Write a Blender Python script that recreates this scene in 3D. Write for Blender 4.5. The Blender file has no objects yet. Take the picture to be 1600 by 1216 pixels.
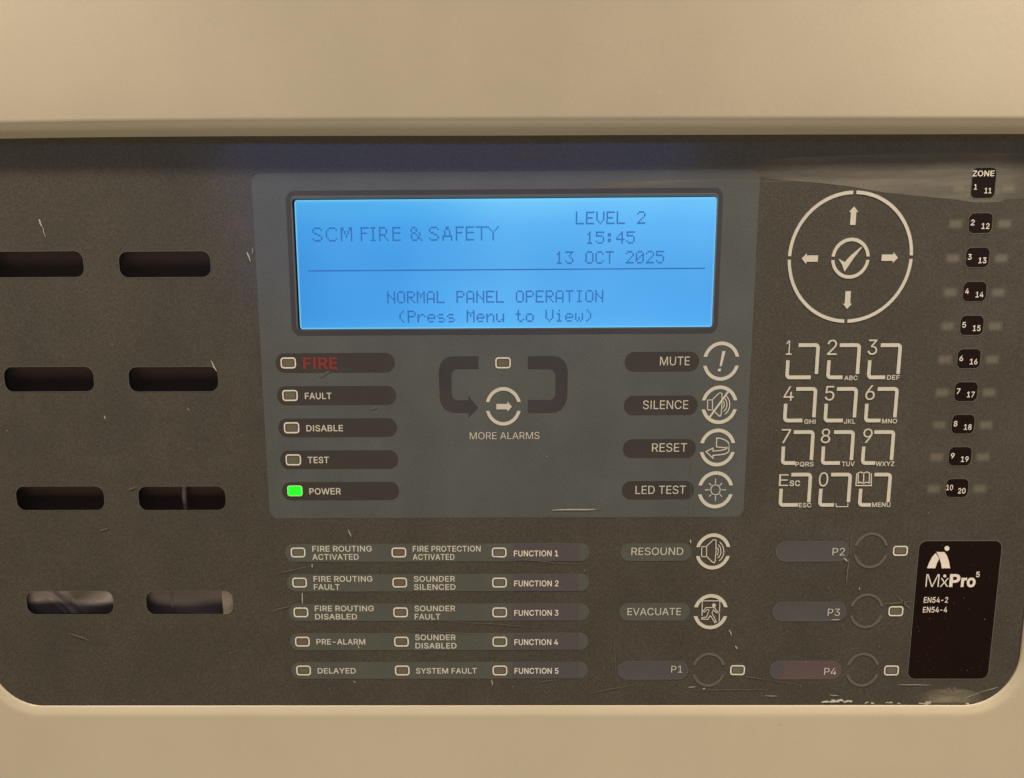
import bpy, math, json, random
from mathutils import Vector, Matrix
from mathutils.geometry import tessellate_polygon, delaunay_2d_cdt
random.seed(7)
sc = bpy.context.scene
COL = sc.collection
R = math.radians
MM = 0.001

# ------------------------------------------------------------------ camera
# Panel frame: X right, Z up, the printed fascia lies in the plane Y = 0 and faces -Y.
FPX, PPX, PPY = 1200.0, 800.0, 1216.0
dn = Vector((10, 6684, 1200)).normalized()          # panel "down" seen from the camera
rt = Vector((113500, 168, -1200)).normalized()      # panel "right"
rt = (rt - dn * rt.dot(dn)).normalized()
fw = dn.cross(rt) * -1                               # into the panel
if fw.z < 0: fw = -fw
# columns: world X, Y, Z expressed in camera axes (x right, y down, z forward)
WC = Matrix((rt, fw, -dn)).transposed()
T = Vector((0, (608 - PPY) * 0.2 * MM, 240 * MM))    # the panel origin in camera axes
CW = WC.transposed()
CAM = -(CW @ T)
def ray(px, py):
    return CW @ Vector(((px - PPX) / FPX, (py - PPY) / FPX, 1.0))
def at(px, py, y=0.0):
    """point of the plane Y=y (mm) seen at a photo pixel, returned as (X, Z) in mm"""
    d = ray(px, py); t = (y * MM - CAM.y) / d.y
    p = CAM + d * t
    return (p.x / MM, p.z / MM)
cam = bpy.data.cameras.new('camera'); co = bpy.data.objects.new('camera', cam); COL.objects.link(co)
cam.sensor_width = 36; cam.lens = 36 * FPX / 1600; cam.shift_y = (PPY - 608) / 1600
cam.clip_start = 0.01; cam.clip_end = 50
rot = Matrix((CW @ Vector((1, 0, 0)), CW @ Vector((0, -1, 0)), CW @ Vector((0, 0, -1)))).transposed()
co.matrix_world = Matrix.Translation(CAM) @ rot.to_4x4()
sc.camera = co

# ------------------------------------------------------------------ light
sc.view_settings.view_transform = 'Standard'; sc.view_settings.look = 'None'
sc.view_settings.exposure = 0; sc.view_settings.gamma = 1
sc.cycles.max_bounces = 6
w = bpy.data.worlds.new('World'); sc.world = w; w.use_nodes = True
nt = w.node_tree; bg = nt.nodes['Background']
tc = nt.nodes.new('ShaderNodeTexCoord'); sx = nt.nodes.new('ShaderNodeSeparateXYZ')
rp = nt.nodes.new('ShaderNodeValToRGB'); mr = nt.nodes.new('ShaderNodeMapRange')
nt.links.new(tc.outputs['Generated'], sx.inputs[0])
nt.links.new(sx.outputs['Z'], mr.inputs['Value'])
mr.inputs['From Min'].default_value = -1; mr.inputs['From Max'].default_value = 1
nt.links.new(mr.outputs[0], rp.inputs[0])
rp.color_ramp.elements[0].position = 0.3; rp.color_ramp.elements[0].color = (0.55, 0.48, 0.38, 1)
rp.color_ramp.elements[1].position = 0.75; rp.color_ramp.elements[1].color = (0.74, 0.70, 0.64, 1)
e = rp.color_ramp.elements.new(0.5); e.color = (0.15, 0.135, 0.11, 1)
nt.links.new(rp.outputs[0], bg.inputs[0]); bg.inputs[1].default_value = 0.36
def area(name, loc, target, sx_, sy_, power, col):
    l = bpy.data.lights.new(name, 'AREA'); l.shape = 'RECTANGLE'; l.size = sx_; l.size_y = sy_
    l.energy = power; l.color = col
    o = bpy.data.objects.new(name, l); COL.objects.link(o); o.location = loc
    o.rotation_euler = (Vector(target) - Vector(loc)).to_track_quat('-Z', 'Y').to_euler()
    return o
for o_ in (area('warm_light', (-0.40, -0.21, 0.53), (-0.22, 0, 0.06), 0.07, 0.07, 1.0, (1.0, 0.87, 0.67)),
           area('warm_light', (0.42, -0.21, 0.53), (0.22, 0, 0.06), 0.07, 0.07, 1.34, (1.0, 0.86, 0.66))):
    o_.data.spread = R(76)
# added unseen cool fill high behind the camera; its mirrored sheen mimics screen glow
_p = Vector((at(720, 285)[0] * MM, 0, at(720, 285)[1] * MM)); _d = (_p - CAM).normalized(); _d.y = -_d.y
area('screen_glow_fill', _p + _d * 0.8, _p, 0.52, 0.24, 0.27, (0.12, 0.30, 1.0))
area('warm_light', (0.0, -0.62, -0.66), (0, 0, -0.14), 0.5, 0.3, 3.95, (1.0, 0.88, 0.68))  # added low front fill, brightens the lower case and the cover's underside

# ------------------------------------------------------------------ materials
def lin(c):
    return tuple(((v / 255) / 12.92 if v / 255 <= 0.04045 else ((v / 255 + 0.055) / 1.055) ** 2.4) for v in c)
class N:
    def __init__(s, name):
        s.m = bpy.data.materials.new(name); s.m.use_nodes = True
        s.t = s.m.node_tree; s.b = s.t.nodes['Principled BSDF']; s.o = s.t.nodes['Material Output']
    def n(s, kind, **k):
        x = s.t.nodes.new(kind)
        for a, v in k.items():
            if hasattr(x, a) and a not in ('Scale',): setattr(x, a, v)
        return x
    def l(s, a, b): s.t.links.new(a, b)
def noise(M, scale, detail=2, rough=0.5, stretch=None, src='Object'):
    c = M.n('ShaderNodeTexCoord'); t = M.n('ShaderNodeTexNoise')
    t.inputs['Scale'].default_value = scale; t.inputs['Detail'].default_value = detail
    t.inputs['Roughness'].default_value = rough
    if stretch:
        mp = M.n('ShaderNodeMapping'); mp.inputs['Scale'].default_value = stretch
        M.l(c.outputs[src], mp.inputs[0]); M.l(mp.outputs[0], t.inputs['Vector'])
    else: M.l(c.outputs[src], t.inputs['Vector'])
    return t.outputs['Fac']
def ramp(M, fac, stops):
    r = M.n('ShaderNodeValToRGB'); M.l(fac, r.inputs[0])
    els = r.color_ramp.elements
    els[0].position, els[0].color = stops[0][0], (*stops[0][1], 1)
    els[1].position, els[1].color = stops[-1][0], (*stops[-1][1], 1)
    for p, c in stops[1:-1]:
        q = els.new(p); q.color = (*c, 1)
    return r.outputs[0]
def bump(M, layers):
    prev = None
    for fac, strength, dist in layers:
        b = M.n('ShaderNodeBump'); b.inputs['Strength'].default_value = strength
        b.inputs['Distance'].default_value = dist; M.l(fac, b.inputs['Height'])
        if prev: M.l(prev, b.inputs['Normal'])
        prev = b.outputs[0]
    M.l(prev, M.b.inputs['Normal'])
def mottled(name, col, rough=0.3, var=0.16, spec=0.5, fine=2600, bumps=True, blotch=0.10):
    M = N(name)
    f = noise(M, fine, 2, 0.6)
    a = tuple(v * (1 - var) for v in col); b = tuple(v * (1 + var) for v in col)
    c1 = ramp(M, f, [(0.25, a), (0.75, b)])
    g = noise(M, 45, 3, 0.55)
    gl = ramp(M, g, [(0.3, (1 - blotch,) * 3), (0.7, (1 + blotch,) * 3)])
    mx = M.n('ShaderNodeMix', data_type='RGBA', blend_type='MULTIPLY'); mx.inputs[0].default_value = 1
    M.l(c1, mx.inputs[6]); M.l(gl, mx.inputs[7]); M.l(mx.outputs[2], M.b.inputs['Base Color'])
    M.b.inputs['Roughness'].default_value = rough
    M.b.inputs['Specular IOR Level'].default_value = spec
    if bumps: bump(M, [(noise(M, 2600, 2), 0.12, 0.00002)])
    return M.m
def cream(name):
    M = N(name); col = (0.430, 0.368, 0.270)
    c1 = ramp(M, noise(M, 26, 4, 0.6), [(0.3, tuple(v * .965 for v in col)), (0.7, tuple(v * 1.03 for v in col))])
    c2 = ramp(M, noise(M, 3800, 2, 0.6), [(0.3, (0.95,) * 3), (0.7, (1.05,) * 3)])
    mx = M.n('ShaderNodeMix', data_type='RGBA', blend_type='MULTIPLY'); mx.inputs[0].default_value = 1
    M.l(c1, mx.inputs[6]); M.l(c2, mx.inputs[7]); M.l(mx.outputs[2], M.b.inputs['Base Color'])
    M.b.inputs['Roughness'].default_value = 0.5; M.b.inputs['Specular IOR Level'].default_value = 0.35
    bump(M, [(noise(M, 560, 4, 0.6), 0.16, 0.00020), (noise(M, 1700, 2), 0.12, 0.00006)])
    return M.m
CREAM = cream('cream_textured_paint')
FILM = mottled('dark_fascia_film', (0.061, 0.0525, 0.043), 0.15, 0.34, 0.6)
INSET = mottled('slate_print', (0.080, 0.083, 0.081), 0.17, 0.26, 0.6)
PILLD = mottled('dark_print', (0.044, 0.038, 0.034), 0.18, 0.2, 0.5)
PILLL = mottled('grey_print', (0.081, 0.081, 0.070), 0.18, 0.18, 0.5)
UTURN = mottled('charcoal_print', (0.044, 0.039, 0.040), 0.18, 0.18, 0.5)
VIOLET = mottled('violet_insert', (0.080, 0.066, 0.070), 0.2, 0.25, 0.5)
BLUEIN = mottled('slate_blue_insert', (0.074, 0.069, 0.074), 0.2, 0.22, 0.5)
REDIN = mottled('maroon_insert', (0.098, 0.067, 0.070), 0.25, 0.22, 0.5)
PRINT = mottled('cream_ink', (0.50, 0.462, 0.395), 0.4, 0.07, 0.4, bumps=False, blotch=0.06)
PRINTD = mottled('dull_cream_ink', (0.33, 0.30, 0.24), 0.4, 0.09, 0.4, bumps=False, blotch=0.06)
PRINTW = mottled('bright_cream_ink', (0.62, 0.575, 0.495), 0.4, 0.06, 0.4, bumps=False, blotch=0.04)
WHITE = mottled('pale_ink', (0.66, 0.58, 0.52), 0.4, 0.06, 0.4, bumps=False)
DIM = mottled('faded_grey_ink', (0.108, 0.101, 0.084), 0.17, 0.12, 0.6)
REDINK = mottled('red_ink', (0.235, 0.024, 0.020), 0.3, 0.2, 0.4)
BLACK = mottled('black_print', (0.010, 0.0045, 0.0035), 0.2, 0.2, 0.28)
LENS = mottled('olive_lens', (0.070, 0.060, 0.042), 0.3, 0.14, 0.5)
LENSG = mottled('green_tinted_lens', (0.066, 0.066, 0.033), 0.3, 0.14, 0.5)
LENSR = mottled('brown_tinted_lens', (0.080, 0.058, 0.044), 0.3, 0.14, 0.5)
BEZEL = mottled('bezel_grey', (0.042, 0.038, 0.042), 0.3, 0.15, 0.5)
BEZELD = mottled('black_plastic', (0.006, 0.007, 0.012), 0.35, 0.15, 0.4)
RIMM = mottled('pale_edge', (0.10, 0.09, 0.075), 0.35, 0.12, 0.5)  # lighter tone along the slot rims and the bezel edge
CAVITY = mottled('cavity_brown', (0.14, 0.088, 0.082), 0.7, 0.2, 0.3)
SCRATCH = mottled('scratched_film', (0.36, 0.325, 0.27), 0.6, 0.25, 0.3, bumps=False)
SCRATCHD = mottled('faint_scratch', (0.112, 0.098, 0.080), 0.18, 0.3, 0.6, bumps=False)
CARD = mottled('grey_card', (0.62, 0.56, 0.45), 0.7, 0.08, 0.3)
PLAST = mottled('crumpled_plastic', (0.50, 0.46, 0.45), 0.35, 0.12, 0.5)
def emissive(name, col, strength):
    M = N(name); M.b.inputs['Base Color'].default_value = (0.02, 0.05, 0.02, 1)
    c = ramp(M, noise(M, 900, 1), [(0.3, tuple(v * .93 for v in col)), (0.7, tuple(min(1, v * 1.05) for v in col))])
    M.l(c, M.b.inputs['Emission Color']); M.b.inputs['Emission Strength'].default_value = strength
    M.b.inputs['Roughness'].default_value = 0.3
    return M.m
GREEN = emissive('lit_green_lens', (0.004, 1.0, 0.006), 1.5)
def boxfade(M, ax, ay, power):
    """1 in the middle falling to 0 at the border of the Generated box"""
    c = M.n('ShaderNodeTexCoord'); s = M.n('ShaderNodeSeparateXYZ'); M.l(c.outputs['Generated'], s.inputs[0])
    out = []
    for k in ('X', 'Z'):
        a = M.n('ShaderNodeMath', operation='SUBTRACT'); M.l(s.outputs[k], a.inputs[0]); a.inputs[1].default_value = 0.5
        b = M.n('ShaderNodeMath', operation='ABSOLUTE'); M.l(a.outputs[0], b.inputs[0])
        r = M.n('ShaderNodeMapRange', interpolation_type='SMOOTHSTEP'); M.l(b.outputs[0], r.inputs[0])
        r.inputs[1].default_value = 0.5; r.inputs[2].default_value = (ax if k == 'X' else ay)
        r.inputs[3].default_value = 0; r.inputs[4].default_value = 1
        out.append(r.outputs[0])
    m = M.n('ShaderNodeMath', operation='MULTIPLY'); M.l(out[0], m.inputs[0]); M.l(out[1], m.inputs[1])
    return m.outputs[0]
def soft_print(name, col, ax, ay, amount, streak=None, rough=0.4):
    M = N(name); f = boxfade(M, ax, ay, 1)
    if streak:
        sn = noise(M, streak[0], 5, 0.65, streak[1])
        r = M.n('ShaderNodeMapRange'); M.l(sn, r.inputs[0]); r.inputs[1].default_value = streak[2]; r.inputs[2].default_value = streak[3]
        m = M.n('ShaderNodeMath', operation='MULTIPLY'); M.l(f, m.inputs[0]); M.l(r.outputs[0], m.inputs[1]); f = m.outputs[0]
    m = M.n('ShaderNodeMath', operation='MULTIPLY', use_clamp=True); M.l(f, m.inputs[0]); m.inputs[1].default_value = amount
    c1 = ramp(M, noise(M, 3600, 2, 0.6), [(0.3, tuple(v * .8 for v in col)), (0.7, tuple(v * 1.2 for v in col))])
    M.l(c1, M.b.inputs['Base Color']); M.b.inputs['Roughness'].default_value = rough
    M.b.inputs['Specular IOR Level'].default_value = 0.5
    M.l(m.outputs[0], M.b.inputs['Alpha'])
    return M.m
ZLIGHT = [soft_print('hidden_lamp_' + k, c, 0.18, 0.08, 0.50) for k, c in
          (('olive', (0.19, 0.172, 0.135)), ('tan', (0.20, 0.165, 0.135)), ('moss', (0.165, 0.162, 0.120)))]
SMEAR = soft_print('wiped_dust', (0.165, 0.14, 0.11), 0.30, 0.475, 0.66, (60, (0.35, 1, 5.0), 0.16, 0.60), 0.5)
STREAK = soft_print('streaky_dust', (0.17, 0.15, 0.125), 0.2, 0.2, 0.6, (110, (0.14, 1, 6.0), 0.48, 0.66), 0.5)
HAZEY = soft_print('grey_residue', (0.22, 0.19, 0.13), 0.12, 0.25, 0.8, (150, (0.6, 1, 1.4), 0.25, 0.60), 0.6)
def screen_mat():
    M = N('backlit_screen'); t = M.t
    f = boxfade(M, 0.4945, 0.482, 1)
    c = M.n('ShaderNodeTexCoord'); s = M.n('ShaderNodeSeparateXYZ'); M.l(c.outputs['Generated'], s.inputs[0])
    base = ramp(M, s.outputs['Z'], [(0.0, (0.080, 0.430, 0.95)), (0.10, (0.072, 0.385, 0.89)), (0.5, (0.075, 0.375, 0.86)),
                                    (0.80, (0.090, 0.430, 0.92)), (0.97, (0.125, 0.520, 0.97)), (1.0, (0.16, 0.60, 1.0))])
    n1 = ramp(M, noise(M, 24, 1, 0.4), [(0.25, (0.72, 0.87, 0.93)), (0.75, (1.35, 1.12, 1.05))])
    sidef = ramp(M, s.outputs['X'], [(0.0, (0.70, 0.86, 0.90)), (0.25, (0.85, 0.95, 0.97)), (0.5, (1.30, 1.15, 1.03)), (0.72, (1.3, 1.13, 1.04)), (1.0, (1.0, 1.02, 1.0))])
    m1 = M.n('ShaderNodeMix', data_type='RGBA', blend_type='MULTIPLY'); m1.inputs[0].default_value = 1
    m2 = M.n('ShaderNodeMix', data_type='RGBA', blend_type='MULTIPLY'); m2.inputs[0].default_value = 1
    M.l(base, m1.inputs[6]); M.l(n1, m1.inputs[7]); M.l(m1.outputs[2], m2.inputs[6]); M.l(sidef, m2.inputs[7])
    m3 = M.n('ShaderNodeMix', data_type='RGBA'); M.l(f, m3.inputs[0]); m3.inputs[6].default_value = (0.20, 0.64, 1.0, 1)
    M.l(m2.outputs[2], m3.inputs[7])
    M.l(m3.outputs[2], M.b.inputs['Emission Color']); M.b.inputs['Emission Strength'].default_value = 0.93
    M.b.inputs['Base Color'].default_value = (0.0, 0.01, 0.02, 1); M.b.inputs['Roughness'].default_value = 0.09; M.b.inputs['Specular IOR Level'].default_value = 0.35
    return M.m
SCREEN = screen_mat()
def dot_mat():
    M = N('dark_screen_dots')
    c = ramp(M, noise(M, 60, 2), [(0.3, (0.014, 0.095, 0.34)), (0.7, (0.026, 0.140, 0.43))])
    M.l(c, M.b.inputs['Emission Color']); M.b.inputs['Emission Strength'].default_value = 1.0
    M.b.inputs['Base Color'].default_value = (0.01, 0.02, 0.04, 1); M.b.inputs['Roughness'].default_value = 0.12
    return M.m
DOTS = dot_mat()
def film_pane():
    M = N('smoked_clear_film'); t = M.t
    tr = M.n('ShaderNodeBsdfTransparent'); gl = M.n('ShaderNodeBsdfGlossy'); mx = M.n('ShaderNodeMixShader')
    cc = ramp(M, noise(M, 120, 2), [(0.3, (0.74, 0.70, 0.68)), (0.7, (0.80, 0.76, 0.74))])
    M.l(cc, tr.inputs[0]); gl.inputs['Roughness'].default_value = 0.25; gl.inputs[0].default_value = (0.8, 0.8, 0.8, 1)
    mx.inputs[0].default_value = 0.02
    M.l(tr.outputs[0], mx.inputs[1]); M.l(gl.outputs[0], mx.inputs[2]); M.l(mx.outputs[0], M.o.inputs['Surface'])
    return M.m
PANE = film_pane()

# ------------------------------------------------------------------ mesh helpers (mm in the panel plane; d = how far proud)
def empty(name, parent=None, loc=(0, 0, 0)):
    o = bpy.data.objects.new(name, None); COL.objects.link(o); o.empty_display_size = 0.01
    o.location = loc
    if parent:
        o.parent = parent; o.matrix_parent_inverse = Matrix()
        o.location = Vector(loc) - wloc(parent)
    return o
def wloc(o):
    v = Vector(o.location)
    while o.parent: o = o.parent; v += o.location
    return v
def mesh(name, verts, faces, mat, parent=None, smooth=False, label=None, kind=None):
    """verts in mm (x, y, z) of the panel frame; the origin goes to the middle of the piece"""
    n = len(verts)
    c = Vector([(min(v[i] for v in verts) + max(v[i] for v in verts)) / 2 for i in range(3)])
    me = bpy.data.meshes.new(name)
    me.from_pydata([((Vector(v) - c) * MM)[:] for v in verts], [], faces); me.update()
    if smooth:
        for p in me.polygons: p.use_smooth = True
    me.materials.append(mat)
    o = bpy.data.objects.new(name, me); COL.objects.link(o)
    if parent: o.parent = parent; o.location = c * MM - wloc(parent)
    else: o.location = c * MM
    if label: o['label'] = label
    if kind: o['kind'] = kind
    return o
def loops_geo(groups, d, thick, back=False):
    """groups: list of [loop, hole, ...]; each a list of (x, z). Front face at y=-d, walls going back by thick"""
    V, F = [], []
    for loops in groups:
        base = len(V); idx = 0
        tris = tessellate_polygon([[Vector((p[0] * 400, p[1] * 400, 0)) for p in l] for l in loops])
        pts = [p for l in loops for p in l]; m = len(pts)
        V += [(p[0], -d, p[1]) for p in pts]
        if thick: V += [(p[0], -d + thick, p[1]) for p in pts]
        for t in tris:
            a, b, c = (pts[i] for i in t)
            area2 = (b[0] - a[0]) * (c[1] - a[1]) - (c[0] - a[0]) * (b[1] - a[1])
            if abs(area2) < 1e-9: continue
            t = t if area2 > 0 else (t[0], t[2], t[1])
            F.append(tuple(base + i for i in t))       # counter-clockwise in x,z looks to -Y
            if back and thick: F.append(tuple(base + m + i for i in reversed(t)))
        if thick:
            k = 0
            outer = True
            for l in loops:
                ar = sum(l[i][0] * l[(i + 1) % len(l)][1] - l[(i + 1) % len(l)][0] * l[i][1] for i in range(len(l)))
                fl = (ar > 0) == outer
                for i in range(len(l)):
                    a, b = base + k + i, base + k + (i + 1) % len(l)
                    q = (a, a + m, b + m, b) if fl else (a, b, b + m, a + m)
                    F.append(q)
                k += len(l); outer = False
    return V, F
def flat(name, groups, d, mat, parent, thick=0.03, **k):
    V, F = loops_geo(groups, d, thick)
    return mesh(name, V, F, mat, parent, **k)
def rrect(x0, z0, x1, z1, r, n=8):
    if x0 > x1: x0, x1 = x1, x0
    if z0 > z1: z0, z1 = z1, z0
    r = min(r, (x1 - x0) / 2 - 1e-4, (z1 - z0) / 2 - 1e-4)
    out = []
    for cx, cz, a0 in ((x1 - r, z1 - r, 0), (x0 + r, z1 - r, 90), (x0 + r, z0 + r, 180), (x1 - r, z0 + r, 270)):
        for i in range(n + 1):
            a = R(a0 + 90 * i / n); out.append((cx + r * math.cos(a), cz + r * math.sin(a)))
    return out
def ell(cx, cz, rx, rz, n=40):
    return [(cx + rx * math.cos(2 * math.pi * i / n), cz + rz * math.sin(2 * math.pi * i / n)) for i in range(n)]
def ribbon(pts, w, closed=False):
    """outline of a polyline stroke; returns loop group(s)"""
    P = [Vector(p) for p in pts]; n = len(P); L, Rr = [], []
    for i in range(n):
        if closed: a, b = P[i - 1], P[(i + 1) % n]
        else: a, b = P[max(0, i - 1)], P[min(n - 1, i + 1)]
        d1 = (P[i] - a).normalized() if (P[i] - a).length > 1e-6 else (b - P[i]).normalized()
        d2 = (b - P[i]).normalized() if (b - P[i]).length > 1e-6 else d1
        t = (d1 + d2); t = t.normalized() if t.length > 1e-6 else d1
        nn = Vector((-t.y, t.x)); m = min(2.2, 1 / max(0.3, nn.dot(Vector((-d1.y, d1.x)))))
        L.append(tuple(P[i] + nn * w / 2 * m)); Rr.append(tuple(P[i] - nn * w / 2 * m))
    if closed: return [L, Rr]
    return [L + Rr[::-1]]
def px(cx, cy, pts, y=0.0):
    return [at(cx + p[0], cy + p[1], y) for p in pts]
def box_at(x0, y0, x1, y1):
    """upright rectangle of the plane whose edges run through the middles of a photo box"""
    ym, xm = (y0 + y1) / 2, (x0 + x1) / 2
    return at(x0, ym)[0], at(xm, y1)[1], at(x1, ym)[0], at(xm, y0)[1]

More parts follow.
